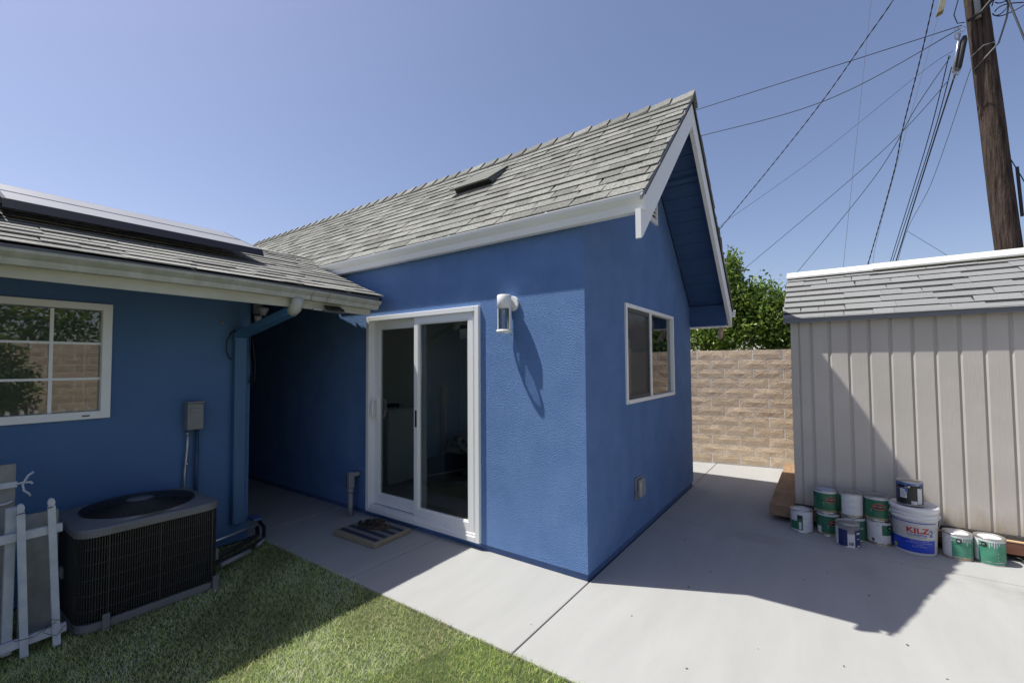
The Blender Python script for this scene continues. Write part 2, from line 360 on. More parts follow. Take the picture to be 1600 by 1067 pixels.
for k in range(46):
    x = random.uniform(-.3, 3.6) if k % 2 else random.uniform(.4, 2.6); y = random.uniform(-.8, 1.7) if k % 3 else random.uniform(2.2, 4.1); a = random.uniform(0, 6.28); l = random.uniform(.002, .006)
    if x < .1 and y > -.02: continue
    m.obox((x, y, l*.35+.0003), (l*math.cos(a), l*math.sin(a), 0), (-l*.6*math.sin(a), l*.6*math.cos(a), 0), (0, 0, l*.35))
m.build('grit', M('grit_brown', (.05, .035, .025), (.18, .14, .09), rough=.9, scale=40), kind='stuff', label='scattered specks of grit and dry leaf bits on the concrete')
# loose straws on the turf
for (x, y, a, l) in ((-1.62, -1.55, .5, .10), (-1.38, -1.2, .2, .09)):
    o = MB().tube([(x, y, .022), (x+l*.5*math.cos(a), y+l*.5*math.sin(a), .028), (x+l*math.cos(a), y+l*math.sin(a), .022)], .0018, 5)
    o.build('straw', M('straw', (.35, .28, .16), rough=.8), label='thin tan straw lying on the shaded turf '+('near the sunlit edge' if x > -1.5 else 'in front of the condenser unit'), cat='straw', group='straws on the turf')

# ------------------------------------------------------------------ shingles
def shingle_mesh(w, l, t, sk, mat):
    """lies in local xy, bottom edge at y=0, course direction x, up-slope y; butt edge t thick"""
    v = [(0, 0, 0), (w, 0, 0), (w+sk, l, 0), (sk, l, 0), (.0, 0, t), (w-.0, 0, t), (w+sk, l, t*.35), (sk, l, t*.35)]
    me = bpy.data.meshes.new('shingle'); me.from_pydata(v, [], [(0, 3, 2, 1), (4, 5, 6, 7), (0, 1, 5, 4), (1, 2, 6, 5), (2, 3, 7, 6), (3, 0, 4, 7)])
    me.materials.append(mat); return me
def shingle_field(parent, org, along, upv, widths, rows, expo, span, mat, mat_rest, near, limit=300, lift=.006, thick=(.004, .009), cut=None, rng=None, gap=.002):
    """org: lower corner; along/upv unit vectors; span(row)->(a0,a1); near(point)->sort key"""
    rng = rng or random.Random(3); along, upv = Vector(along), Vector(upv); nrm = along.cross(upv)
    if nrm.z < 0: nrm = -nrm
    # orientation: x=along*sgn, y=up, z=nrm (right handed)
    sg = 1 if along.cross(upv).dot(nrm) > 0 else -1
    cache = {}; items = []
    for r in range(rows):
        a0, a1 = span(r)
        a = a0-rng.uniform(0, .12)
        while a < a1:
            w = rng.choice(widths); s = max(a, a0); e = min(a+w, a1)
            if e-s > .02: items.append((r, round(s, 4), round(e-s-gap, 3), rng.choice(thick), rng.choice((0, 0, 0, .012, -.012))))
            a += w
    pts = []
    for it in items:
        p = Vector(org)+along*(it[1]+it[2]/2)+upv*(it[0]*expo); pts.append(near(p))
    order = sorted(range(len(items)), key=lambda i: pts[i]); rest = MB()
    for rank, i in enumerate(order):
        r, a, w, t, k = items[i]; l = expo+.03
        p = Vector(org)+along*a+upv*(r*expo)+nrm*lift
        if sg < 0: p = p+along*w
        X = along*sg; mw = Matrix(((X.x, upv.x, nrm.x, p.x), (X.y, upv.y, nrm.y, p.y), (X.z, upv.z, nrm.z, p.z), (0, 0, 0, 1)))
        # the top end dives under the course above
        mw = mw @ Matrix.Rotation(-math.atan(.007/l), 4, 'X')
        if rank < limit:
            key = (w, t, k)
            if key not in cache: cache[key] = shingle_mesh(w, l, t, k, mat)
            inst('shingle', cache[key], parent, mw)
        else:
            v = [(0, 0, 0), (w, 0, 0), (w+k, l, 0), (k, l, 0), (0, 0, t), (w, 0, t), (w+k, l, t*.35), (k, l, t*.35)]
            rest.add([mw @ Vector(q) for q in v], [(0, 3, 2, 1), (4, 5, 6, 7), (0, 1, 5, 4), (1, 2, 6, 5), (2, 3, 7, 6), (3, 0, 4, 7)])
    if rest.v: rest.build('far_shingles', mat_rest, parent, kind='stuff')
camd = lambda p: (p-CAM).length

# ------------------------------------------------------------------ blue house (gable end)
OX = .453; YA = 1.281; ZA = 3.881; KL = .943; Wd = 2.954
def rz(y): return ZA-KL*abs(y-YA)
bh = thing('blue_house', (-1.5, 1.4, 0), 'bright blue stucco house with steep grey shingle gable roof and white sliding door', 'house')
XL = -7.6
# front wall (y=0) with the door opening, built from butted pieces
DX1, DX2, DZ0, DZ1 = -2.413, -.943, .054, 1.979
w = MB(); T = .14
w.box(XL, DX1, 0, T, .05, 2.52); w.box(DX2, 0, 0, T, .05, 2.52); w.box(DX1, DX2, 0, T, DZ1, 2.52); w.box(DX1, DX2, 0, T, .03, DZ0)
w.build('front_wall', stucco_bright, bh)
# gable wall (x=0), window opening
WY1, WY2, WZ0, WZ1 = .75, 2.174, 1.153, 2.006
g = MB()
yt = lambda z: (YA-(ZA-.10-z)/KL, YA+(ZA-.10-z)/KL)
g.box(-T, 0, T, WY1, .05, 2.0); g.box(-T, 0, WY2, Wd, .05, 1.93)
g.box(-T, 0, WY1, WY2, .05, WZ0)
# everything above the window, one polygon
poly = [(0.0, 2.521), (T, 2.521), (T, 2.0), (WY1, 2.0), (WY1, WZ1), (WY2, WZ1), (WY2, 1.93), (Wd, 1.93), (Wd, rz(Wd)-.12), (YA, ZA-.12), (0.0, rz(0)-.12)]
g.prism(poly, -T, 0, 'x')
g.build('gable_wall', stucco_bright, bh)
m = MB(); m.box(XL, -2.5, Wd-T, Wd, .05, 1.93); m.box(-.7, -T, Wd-T, Wd, .05, 1.93); m.box(-2.5, -.7, Wd-T, Wd, .05, .75); m.box(-2.5, -.7, Wd-T, Wd, 1.85, 1.93); m.build('back_wall', stucco_bright, bh)
m = MB(); m.box(-2.5, -2.46, Wd-.06, Wd+.01, .75, 1.85); m.box(-.74, -.7, Wd-.06, Wd+.01, .75, 1.85); m.box(-2.46, -.74, Wd-.06, Wd+.01, 1.81, 1.85); m.box(-2.46, -.74, Wd-.06, Wd+.01, .75, .79); rwn = m.build('added_rear_window', white_vinyl, bh)  # unseen window added to let daylight brighten the dim room
B(-2.46, -.74, Wd-.03, Wd-.026, .79, 1.81).build('pane', floor_pane, rwn)
f = MB(); f.box(XL, -.012, .012, .1, -.02, .048); f.box(-.1, -.012, .1, Wd-.012, -.02, .048); f.build('foundation', blue_base, bh)
B(XL+.01, -.145, .15, Wd-.15, .02, .055).build('interior_floor', interior_floor, bh)
i_ = MB(); i_.box(-3.75, -3.7, .15, Wd-.15, .056, 2.35); i_.box(-3.7, -2.5, Wd-.16, Wd-.142, .056, 1.92); i_.box(-.7, -.157, Wd-.16, Wd-.142, .056, 1.92); i_.box(-2.5, -.7, Wd-.16, Wd-.142, .056, .75); i_.box(-2.5, -.7, Wd-.16, Wd-.142, 1.85, 1.92); i_.box(-3.7, -.15, .15, Wd-.15, 2.35, 2.38)
i_.box(-.156, -.142, .15, WY1, .056, 2.3); i_.box(-.156, -.142, WY2, Wd-.17, .056, 2.3); i_.box(-.156, -.142, WY1, WY2, .056, WZ0)
i_.build('interior_wall', interior_wall, bh)
# roof
roof = MB()
for sgn in (-1, 1):
    ye = -.075 if sgn < 0 else 3.11
    roof.prism([(YA, ZA-.012), (ye, rz(ye)-.012), (ye, rz(ye)-.05), (YA, ZA-.06)], XL, OX+.012, 'x')
roof = roof.build('roof', felt, bh)
cs = 1/math.sqrt(1+KL*KL)
upL = Vector((0, cs, KL*cs)); yl0 = -.10
nrow = 15; EX = (YA-yl0)/cs/nrow
def spanB(r):
    y = yl0+r*EX*cs
    x0 = XL
    zv = rz(y)
    # below the left roof's valley the slope is hidden
    xv = -2.03-(zv-2.137)/.388
    return (max(XL, xv-.25) if zv < 2.80 else XL, OX+.022)
shingle_field(roof, (0, yl0, rz(yl0)), (1, 0, 0), upL, (.14, .17, .2, .24, .28), nrow, EX, spanB, shingle_m, shingle_r,
              camd, 300, rng=random.Random(11))
# back slope: plain far shingles (seen only from a step aside)
shingle_field(roof, (0, 3.13, rz(3.13)), (1, 0, 0), Vector((0, -cs, KL*cs)), (.2, .28), 17, EX, lambda r: (XL, OX+.02), shingle_m, shingle_r, camd, 0, rng=random.Random(5))
# ridge caps
capm = {}
x = OX+.03; k = 0
while x > XL:
    L = .20
    mb = MB(); h0, h1 = .036, .012
    d = .13
    mb.v = []; 
    a = [(x, YA-d*cs, ZA-d*KL*cs+h0), (x, YA, ZA+h0+.012), (x, YA+d*cs, ZA-d*KL*cs+h0)]
    b = [(x-L-.06, YA-d*cs, ZA-d*KL*cs+h1), (x-L-.06, YA, ZA+h1+.008), (x-L-.06, YA+d*cs, ZA-d*KL*cs+h1)]
    lo = [(p[0], p[1], p[2]-.026) for p in a]+[(p[0], p[1], p[2]-.010) for p in b]
    mb.add(a+b+lo, [(0, 1, 4, 3), (1, 2, 5, 4), (0, 6, 7, 1), (1, 7, 8, 2), (0, 3, 9, 6), (2, 8, 11, 5), (6, 9, 10, 7), (7, 10, 11, 8), (3, 4, 10, 9), (4, 5, 11, 10)])
    mb.build('ridge_cap', shingle_m, roof); x -= L; k += 1
# barge boards
def barge(sgn):
    ye = -.142 if sgn < 0 else 3.096; zb = 2.274 if sgn < 0 else 1.929
    D = .262
    yi = YA+(-.0 if sgn < 0 else .0)
    if sgn < 0: poly = [(YA, ZA-.022), (-.0155, rz(-.0155)-.022), (-.0155, 2.4605), (-.128, 2.4605), (-.128, zb), (ye+.018, zb-.004), (ye+.045, zb+.012), (YA, ZA-D-.012)]
    else: poly = [(YA, ZA-.022), (ye, rz(ye)-.022), (ye, zb), (ye-.03, zb+.003), (YA, ZA-D-.012)]
    mb = MB(); mb.prism(poly, OX-.035, OX, 'x'); mb.build('barge_board', white_trim, bh)
    # shingle mould strip along the top edge
    m2 = MB(); m2.prism([(YA, ZA-.004), (ye, rz(ye)-.004), (ye, rz(ye)-.034), (YA, ZA-.034)], OX+.0005, OX+.014, 'x'); m2.build('edge_strip', drip, bh)
barge(-1); barge(1)
# soffit boards and lookouts under the gable overhang
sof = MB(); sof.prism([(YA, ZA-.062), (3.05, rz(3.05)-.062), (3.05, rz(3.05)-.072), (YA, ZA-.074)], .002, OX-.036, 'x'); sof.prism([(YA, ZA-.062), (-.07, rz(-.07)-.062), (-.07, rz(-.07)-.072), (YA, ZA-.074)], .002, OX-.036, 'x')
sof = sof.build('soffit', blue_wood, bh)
bw = .142
for sgn in (-1, 1):
    s = .0; ymax = (YA+.06) if sgn < 0 else (3.06-YA)
    n = int(ymax/cs/bw)+1
    for i in range(n):
        s0, s1 = i*bw+.004, min((i+1)*bw-.004, ymax/cs)
        if s1-s0 < .03: continue
        yy0, yy1 = YA+sgn*s0*cs, YA+sgn*s1*cs
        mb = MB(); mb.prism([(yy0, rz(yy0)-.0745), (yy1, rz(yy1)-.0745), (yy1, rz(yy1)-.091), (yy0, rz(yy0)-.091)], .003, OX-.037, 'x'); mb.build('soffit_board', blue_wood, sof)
    for q in (.62, 1.62):
        yy0 = YA+sgn*q*cs; yy1 = YA+sgn*(q+.05)*cs
        if q > ymax/cs: continue
        mb = MB(); mb.prism([(yy0, rz(yy0)-.0915), (yy1, rz(yy1)-.0915), (yy1, rz(yy1)-.125), (yy0, rz(yy0)-.125)], .004, OX-.038, 'x'); mb.build('lookout', blue_wood, bh)
B(0.001, OX-.04, 2.93, 3.08, 1.925, 1.940).build('eave_closure', white_trim, bh)
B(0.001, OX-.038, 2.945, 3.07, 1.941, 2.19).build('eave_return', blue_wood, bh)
B(XL, -.001, Wd+.001, 3.08, 1.925, 1.945).build('eave_soffit', white_trim, bh)
B(XL, 0, 3.081, 3.1, 1.925, 2.15).build('rear_fascia', white_trim, bh)
# K-profile gutters
def gutter(parent, mat, pts_prof, a, b, axis, name='gutter'):
    mb = MB(); mb.prism(pts_prof, a, b, axis); return mb.build(name, mat, parent)
def kprof(out, back, top, bot, sg):
    # sg: direction of outward; returns closed polygon (thin walled look from outside, open top suggested by lip)
    h = top-bot; d = out-back
    return [(back, bot), (back+d*.52, bot), (back+d*.60, bot+h*.30), (back+d*.62, bot+h*.42), (back+d*.80, bot+h*.60), (out-d*.04, bot+h*.80), (out-d*.04, top-h*.06), (out, top-h*.06), (out, top), (out-d*.10, top), (out-d*.10, top-h*.12), (back, top-h*.12)]
gt = gutter(bh, white_trim, kprof(-.118, -.018, 2.573, 2.462, -1), -3.12, OX-.002, 'x')
MB().prism([(q[0]*1.0, q[1]) for q in kprof(-.1195, -.017, 2.5745, 2.461, -1)], OX-.001, OX+.012, 'x').build('end_cap', white_trim, gt)
for xx in (-2.2, -1.2, -.25): B(xx, xx+.018, -.117, -.02, 2.5745, 2.578).build('hanger', white_trim, gt)
B(XL, OX-.04, -.0165, -.001, 2.47, 2.60).build('fascia', white_trim, bh)
gb = gutter(bh, white_trim, kprof(3.19, 3.102, 2.14, 2.05, 1), XL, OX+.03, 'x')
tb = MB().tube([(OX-.12, 3.15, 2.06), (OX-.12, 3.17, 1.98), (OX-.12, 3.06, 1.88), (OX-.12, 2.99, 1.80)], .03, 10); tb.build('rear_downspout', M('tan_metal', (.45, .33, .24), rough=.5), bh)
# gable vent with louvres
vent = MB(); vy0, vy1, vz0, vz1 = .95, 1.66, 2.885, 3.20
vent.box(0, .02, vy0, vy0+.045, vz0, vz1); vent.box(0, .02, vy1-.045, vy1, vz0, vz1); vent.box(0, .02, vy0+.045, vy1-.045, vz0, vz0+.045); vent.box(0, .02, vy0+.045, vy1-.045, vz1-.045, vz1)
vent = vent.build('gable_vent', white_trim, bh)
B(0.0005, .004, vy0+.046, vy1-.046, vz0+.046, vz1-.046).build('vent_mesh', M('vent_mesh', (.14, .13, .11), rough=.9), vent)
for z in lin(vz0+.09, vz1-.09, 4):
    MB().obox((.011, (vy0+vy1)/2, z), (.008, 0, -.006), (0, (vy1-vy0)/2-.046, 0), (.001, 0, .006)).build('louvre', white_trim, vent)
# low profile roof vent
rv = MB()
def rp(x, y, off): return Vector((x, y, rz(y)))+Vector((0, -KL*cs, cs))*off
xa, xb, ya_, yb_ = -1.86, -1.345, .66, .98
A = [rp(xa, ya_, .085), rp(xb, ya_, .085), rp(xb, yb_, .03), rp(xa, yb_, .03), rp(xa, ya_, .07), rp(xb, ya_, .07), rp(xb, yb_, .012), rp(xa, yb_, .012)]
rv.add(A, [(0, 1, 2, 3), (4, 7, 6, 5), (0, 4, 5, 1), (1, 5, 6, 2), (2, 6, 7, 3), (3, 7, 4, 0)])
rv = rv.build('roof_vent', shingle_m, roof)
rs = MB()
Bx = [rp(xb-.02, ya_+.03, .068), rp(xb-.02, yb_, .02), rp(xb-.02, ya_+.05, .008), rp(xb-.02, yb_, .008), rp(xb, ya_+.03, .068), rp(xb, yb_, .02), rp(xb, ya_+.05, .008), rp(xb, yb_, .008)]
rs.add(Bx, [(0, 1, 3, 2), (4, 6, 7, 5), (0, 2, 6, 4), (1, 5, 7, 3), (0, 4, 5, 1), (2, 3, 7, 6)])
rs.build('roof_vent_side', M('vent_paint', (.13, .13, .125)), roof)
rs = MB(); q = [rp(xa+.02, ya_+.04, .066), rp(xb-.02, ya_+.04, .066), rp(xb-.02, ya_+.04, .008), rp(xa+.02, ya_+.04, .008)]
q2 = [v+Vector((0, .01, .009)) for v in q]; rs.add(q+q2, [(0, 1, 2, 3), (4, 7, 6, 5), (0, 4, 5, 1), (2, 6, 7, 3), (1, 5, 6, 2), (0, 3, 7, 4)]); rs.build('roof_vent_screen', black_metal, roof)

# ------------------------------------------------------------------ sliding door
door = MB(); fw = .045
door.box(DX1, DX1+fw, -.028, .10, DZ0, DZ1); door.box(DX2-fw, DX2, -.028, .10, DZ0, DZ1)
door.box(DX1+fw, DX2-fw, -.028, .10, DZ1-fw, DZ1); door.box(DX1+fw, DX2-fw, -.028, .10, DZ0, DZ0+.045)
# nail-fin lip and track rails
door.box(DX1+fw, DX2-fw, -.018, .0, DZ0+.0455, DZ0+.066); door.box(DX1+fw, DX2-fw, .03, .036, DZ0+.0455, DZ0+.062)
door = door.build('sliding_door', white_vinyl, bh, bevel=.003)
xm = -1.69
def sash(x0, x1, y0, y1, z0, z1, st, rl, rb, pane, scr=False, name='door_panel'):
    mb = MB(); mb.box(x0, x0+st, y0, y1, z0, z1); mb.box(x1-st, x1, y0, y1, z0, z1); mb.box(x0+st, x1-st, y0, y1, z1-rl, z1); mb.box(x0+st, x1-st, y0, y1, z0, z0+rb)
    # glazing beads
    b = .010; yb = y0+.006
    mb.box(x0+st, x0+st+b, yb, y1-.006, z0+rb, z1-rl); mb.box(x1-st-b, x1-st, yb, y1-.006, z0+rb, z1-rl)
    mb.box(x0+st+b, x1-st-b, yb, y1-.006, z0+rb, z0+rb+b); mb.box(x0+st+b, x1-st-b, yb, y1-.006, z1-rl-b, z1-rl)
    mb.build(name, white_vinyl, door)
    B(x0+st+b, x1-st-b, (y0+y1)/2+.004, (y0+y1)/2+.008, z0+rb+b, z1-rl-b).build('pane', pane, door)
sash(DX1+fw, xm+.035, .040, .075, DZ0+.066, DZ1-fw, .072, .075, .10, floor_pane)      # sliding leaf, inner track
sash(xm-.035, DX2-fw-.03, -.012, .026, DZ0+.067, DZ1-fw, .050, .060, .075, floor_pane) # fixed leaf, outer
B(DX2-fw-.03, DX2-fw, -.005, .03, DZ0+.067, DZ1-fw).build('jamb_filler', white_vinyl, door)
# insect screen behind the outer leaf
sc_ = MB(); sx0, sx1 = xm+.028, DX2-fw-.035
sc_.box(sx0, sx0+.055, .028, .038, DZ0+.14, DZ1-fw-.06); sc_.box(sx1-.045, sx1, .028, .038, DZ0+.14, DZ1-fw-.06)
sc_.build('screen_frame', M('screen_frame_grey', (.30, .30, .32), rough=.5), door)
# handle on the sliding leaf (outside pull, white) and dark latch on the middle stile
hd = MB().tube([(-2.32, .038, .97), (-2.32, -.005, .975), (-2.32, -.016, 1.0), (-2.32, -.018, 1.06), (-2.32, -.016, 1.12), (-2.32, -.005, 1.145), (-2.32, .038, 1.15)], .011, 8)
hd.box(-2.335, -2.305, .032, .0395, .95, 1.17); hd.build('handle', white_vinyl, door)
B(xm-.014, xm+.002, -.020, -.0121, .93, 1.08).build('latch', black_metal, door)
MB().tube([(DX2-fw-.016, -.006, DZ1-fw-.012), (DX2-fw-.016, -.006, DZ1-fw-.05)], .004, 6).build('latch_pin', steel, door)

# gable window
win = MB(); fw = .034
win.box(-.06, .016, WY1, WY1+fw, WZ0, WZ1); win.box(-.06, .016, WY2-fw, WY2, WZ0, WZ1); win.box(-.06, .016, WY1+fw, WY2-fw, WZ1-fw, WZ1); win.box(-.06, .016, WY1+fw, WY2-fw, WZ0, WZ0+fw)
win.box(-.05, .006, 1.395, 1.445, WZ0+fw, WZ1-fw)
win = win.build('window', white_vinyl, bh, bevel=.002)
B(-.022, -.018, WY1+fw, 1.395, WZ0+fw, WZ1-fw).build('pane', refl_pane, win)
B(-.022, -.018, 1.445, WY2-fw, WZ0+fw, WZ1-fw).build('pane', refl_pane, win)
s_ = MB(); a0, a1, b0, b1 = WY1+fw, 1.395, WZ0+fw, WZ1-fw
s_.box(-.012, -.002, a0, a0+.022, b0, b1); s_.box(-.012, -.002, a1-.03, a1, b0, b1); s_.box(-.012, -.002, a0+.022, a1-.03, b1-.03, b1); s_.box(-.012, -.002, a0+.022, a1-.03, b0, b0+.03)
s_.build('screen_frame', M('screen_frame_dark', (.06, .06, .06), rough=.5), win)
B(-.008, -.007, a0+.022, a1-.03, b0+.03, b1-.03).build('screen', screen_m, win)
MB().prism([(-.12, 1.17), (-.11, 1.17), (-.11, 1.98), (-.12, 1.98)], .82, 1.02, 'y').build('curtain', interior_white, win)
for (yy, zz) in ((WY1+.03, WZ0+.012), (WY2-.03, WZ0+.012)): B(.0165, .019, yy-.006, yy+.006, zz-.003, zz+.003).build('weep_cover', vinyl_seal, win)

# ------------------------------------------------------------------ things inside seen through the door
dr = thing('dresser', (-3.15, .95, .056), 'pale painted dresser standing inside, left behind the sliding door glass', 'dresser')
B(-3.42, -2.95, .70, 1.25, .056, .93).build('body', interior_white, dr, bevel=.006)
B(-3.44, -2.93, .68, 1.27, .931, .955).build('top', interior_white, dr, bevel=.004)
for z in (.10, .37, .64): B(-3.40, -2.97, .688, .699, z, z+.25).build('drawer', interior_white, dr)
t = MB()
for k in range(7):
    a = k*.9; t.tube([(-3.12+.07*math.cos(a+q), .9+.07*math.sin(a+q), .965+.04*abs(math.sin(q*1.7+k))) for q in lin(0, 3.5, 12)], .005, 6)
t.build('cable_coil', rubber, label='tangle of black cable lying on the dresser top behind the glass', cat='cable')
bd = thing('bed', (-1.9, 2.1, .056), 'bed with leaf patterned white cover inside behind the sliding door', 'bed')
B(-2.75, -1.0, 1.45, 2.75, .08, .34).build('base', dark_cloth, bd)
B(-2.75, -1.0, 1.43, 2.75, .345, .56).build('cover', bed_cloth, bd, bevel=.05)
MB().lathe([(0, -.07), (.16, -.06), (.22, 0), (.16, .06), (0, .07)], (-1.25, 2.1, .64), 16).build('pillow', interior_white, bd)
# ------------------------------------------------------------------ wall lamp
lp = thing('wall_lamp', (-.61, -.005, 1.95), 'white cylindrical wall lantern with clear glass on the sunlit blue wall', 'lamp')
mb = MB(); n = 24
def yd(c, r, y0, y1, n=24):
    m = MB(); vs = [(c[0]+r*math.cos(2*math.pi*k/n), y, c[1]+r*math.sin(2*math.pi*k/n)) for y in (y0, y1) for k in range(n)]
    m.add(vs, [tuple(range(n)), tuple(range(n, 2*n))]+[(k, (k+1) % n, n+(k+1) % n, n+k) for k in range(n)]); return m
yd((-.612, 1.965), .058, -.022, .0).build('backplate', white_trim, lp, bevel=.002)
MB().tube([(-.615, -.022, 1.965), (-.632, -.045, 1.965)], .014, 12).build('arm', white_trim, lp)
lc = (-.641, -.078, 0)
MB().lathe([(0, 2.026), (.050, 2.026), (.055, 2.021), (.055, 1.925), (.050, 1.922), (0, 1.922)], lc, 28).build('cap', white_trim, lp)
MB().lathe([(.046, 1.735), (.060, 1.735), (.060, 1.758), (.046, 1.758), (.046, 1.735)], lc, 28).build('bottom_ring', white_trim, lp)
for a in (R(180), R(0), R(90)):
    p = Vector((lc[0]+.055*math.cos(a), lc[1]+.055*math.sin(a), 0)); t = Vector((-math.sin(a), math.cos(a), 0)); q = Vector((math.cos(a), math.sin(a), 0))
    MB().obox(p+Vector((0, 0, 1.86)), q*.004, t*.011, Vector((0, 0, .10))).build('post', white_trim, lp)
MB().lathe([(.044, 1.745), (.044, 1.925)], lc, 28).build('glass', lamp_glass, lp)
MB().lathe([(0, 1.922), (.016, 1.92), (.016, 1.90), (.011, 1.88), (0, 1.876)], lc, 16).build('bulb_socket', white_trim, lp)

# ------------------------------------------------------------------ outlet cover on the gable wall
oc = thing('outlet_cover', (.02, .99, .42), 'grey weatherproof outlet cover on the shaded blue gable wall', 'outlet cover')
B(0, .018, .915, 1.065, .33, .51).build('base_plate', grey_box, oc, bevel=.004)
B(.0185, .055, .93, 1.05, .345, .495).build('bubble_lid', M('clear_grey_plastic', (.30, .31, .31), rough=.15, coat=.5), oc, bevel=.012)
B(.0185, .03, .905, .925, .37, .40).build('hinge', grey_box, oc)

# ------------------------------------------------------------------ conduit riser by the door
cr = thing('conduit_riser', (-2.53, -.1, 0), 'grey conduit stub with elbow fitting rising from the walk left of the door', 'conduit')
MB().tube([(-2.53, -.115, 0), (-2.53, -.115, .23)], .024, 14).build('pipe', grey_pvc, cr)
MB().tube([(-2.53, -.115, .231), (-2.53, -.115, .27)], .030, 14).build('coupling', grey_pvc, cr)
B(-2.557, -2.503, -.143, -.085, .271, .43).build('elbow_body', grey_pvc, cr, bevel=.008)
MB().tube([(-2.53, -.085, .40), (-2.53, .0, .40)], .024, 12).build('nipple', grey_pvc, cr)
B(-2.575, -2.5575, -.137, -.091, .28, .415).build('elbow_cover', rubber, cr, bevel=.004)

# ------------------------------------------------------------------ door mat and sandals
dm = thing('door_mat', (-1.95, -.29, 0), 'striped navy and grey cushioned mat with tan sides below the sliding door', 'mat')
MB().prism([(-2.225, -.50), (-1.665, -.485), (-1.69, -.075), (-2.235, -.09)], .0, .042, 'z').build('pad', mat_tan, dm, bevel=.007)
for i in range(8):
    y0 = -.455+i*.045
    B(-2.20, -1.70, y0+.0008, y0+.0442, .0422, .0442).build('stripe', mat_stripe if i % 2 == 0 else mat_pale, dm)
def sandal(loc, ang, label):
    s = thing('sandal', loc, label, 'sandal', 'sandals on the door mat')
    out = []
    for k in range(24):
        t = 2*math.pi*k/24; lx = .125*math.cos(t); wy = (.040+.008*math.cos(t))*math.sin(t); out.append((lx, wy))
    ca, sa = math.cos(ang), math.sin(ang)
    tr = lambda x, y, z: (loc[0]+x*ca-y*sa, loc[1]+x*sa+y*ca, loc[2]+z)
    mb = MB(); n = 24; vs = [tr(x, y, z) for z in (.0, .022) for x, y in out]
    mb.add(vs, [tuple(range(n))[::-1], tuple(range(n, 2*n))]+[(k, (k+1) % n, n+(k+1) % n, n+k) for k in range(n)])
    mb.build('sole', sandal_m, s)
    for (x0, x1, h) in ((.02, .075, .026), (-.045, -.015, .032), (-.105, -.09, .045)):
        m2 = MB(); vs = []; N = 10
        for xx in (x0, x1):
            for k in range(N+1):
                t = math.pi*k/N; vs.append(tr(xx, .043*math.cos(t), .020+h*.75*math.sin(t)))
        for xx in (x0, x1):
            for k in range(N+1):
                t = math.pi*k/N; vs.append(tr(xx, .038*math.cos(t), .018+h*.75*math.sin(t)-.004))
        M1 = N+1
        fs = [(k, k+1, M1+k+1, M1+k) for k in range(N)]+[(2*M1+k, 3*M1+k, 3*M1+k+1, 2*M1+k+1) for k in range(N)]+[(k, 2*M1+k, 2*M1+k+1, k+1) for k in range(N)]+[(M1+k, M1+k+1, 3*M1+k+1, 3*M1+k) for k in range(N)]
        m2.add(vs, fs, True); m2.build('strap', rubber if x0 < 0 else sandal_m, s)
sandal((-2.06, -.215, .045), R(70), 'dark strapped sandal on the door mat, the farther one from the camera')
sandal((-1.93, -.255, .045), R(35), 'dark strapped sandal on the door mat, the nearer one of the pair')

# ------------------------------------------------------------------ left house
LX = -2.785; LYC = -.961
lh = thing('low_house', (-3.2, -4, 0), 'low darker blue house with weathered cream fascia and gridded white window', 'house')
LW = (-2.95, -1.893, 1.138, 1.936)   # window y0,y1,z0,z1
mb = MB(); LB_ = -7.0
mb.box(LX-T, LX, LW[1], LYC, .0, 2.10); mb.box(LX-T, LX, LB_, LW[0], 0, 2.10); mb.box(LX-T, LX, LW[0], LW[1], 0, LW[2]); mb.box(LX-T, LX, LW[0], LW[1], LW[3], 2.10)
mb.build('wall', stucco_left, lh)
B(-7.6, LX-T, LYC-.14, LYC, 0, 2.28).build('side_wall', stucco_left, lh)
B(-5.6, -5.5, LYC-.001, -.002, 0, 2.6).build('added_passage_block', stucco_left, lh)  # unseen end wall, added to block daylight and darken the passage
mb = MB(); mb.box(-6.5, -6.4, LB_, LYC-.15, 0, 2.1); mb.box(-6.4, LX-T-.001, LB_, LYC-.141, .05, .06); mb.box(-6.4, LX-T-.001, LB_, LYC-.141, 2.06, 2.08); mb.build('interior_wall', interior_wall, lh)
KS = .388; ZS = 2.137; XE = -2.03; XR = -3.78
def lz(x): return ZS+KS*(XE-x)
rf = MB()
rf.prism([(XE-.005, lz(XE)-.010), (XR, lz(XR)-.010), (XR, lz(XR)-.05), (XE-.005, lz(XE)-.05)], LB_, -.132, 'y')
rf.prism([(-3.16, lz(-3.16)-.010), (XR, lz(XR)-.010), (XR, lz(XR)-.05), (-3.16, lz(-3.16)-.05)], -.1315, .35, 'y')
rf.prism([(XR, lz(XR)-.010), (-7.4, lz(XR)-.9), (-7.4, lz(XR)-.95), (XR, lz(XR)-.05)], LB_, .35, 'y')
lroof = rf.build('roof', felt, lh)
cl = 1/math.sqrt(1+KS*KS); exl = .125
def spanL(r):
    x = XE-r*exl*cl; z = lz(x)
    ymax = -.122
    if z > rz(-.10): ymax = max(-.155, YA-(ZA-z)/KL+.03)
    return (-ymax, 6.8)     # along = -y
shingle_field(lroof, (XE+.01, 0, lz(XE+.01)), (0, -1, 0), (-cl, 0, KS*cl), (.16, .22, .3, .36), 15, exl, spanL, shingle_left, shingle_left_r, camd, 300, rng=random.Random(21), thick=(.004, .009), gap=.001)
B(XE-.025, XE-.003, -6.8, -.165, 2.100, 2.128).build('drip_edge', drip, lh)
fa = B(-2.14, -2.118, -6.9, -.20, 1.965, 2.13).build('fascia', cream_fascia, lh)
MB().prism([(-2.141, lz(-2.141)-.055), (XR, lz(XR)-.055), (XR, lz(XR)-.15), (-2.141, 1.975)], -.20, -.18, 'y').build('rake_board', blue_wood, lh)
B(-2.78, -2.141, -6.9, -.21, 2.085, 2.098).build('soffit', blue_wood, lh)
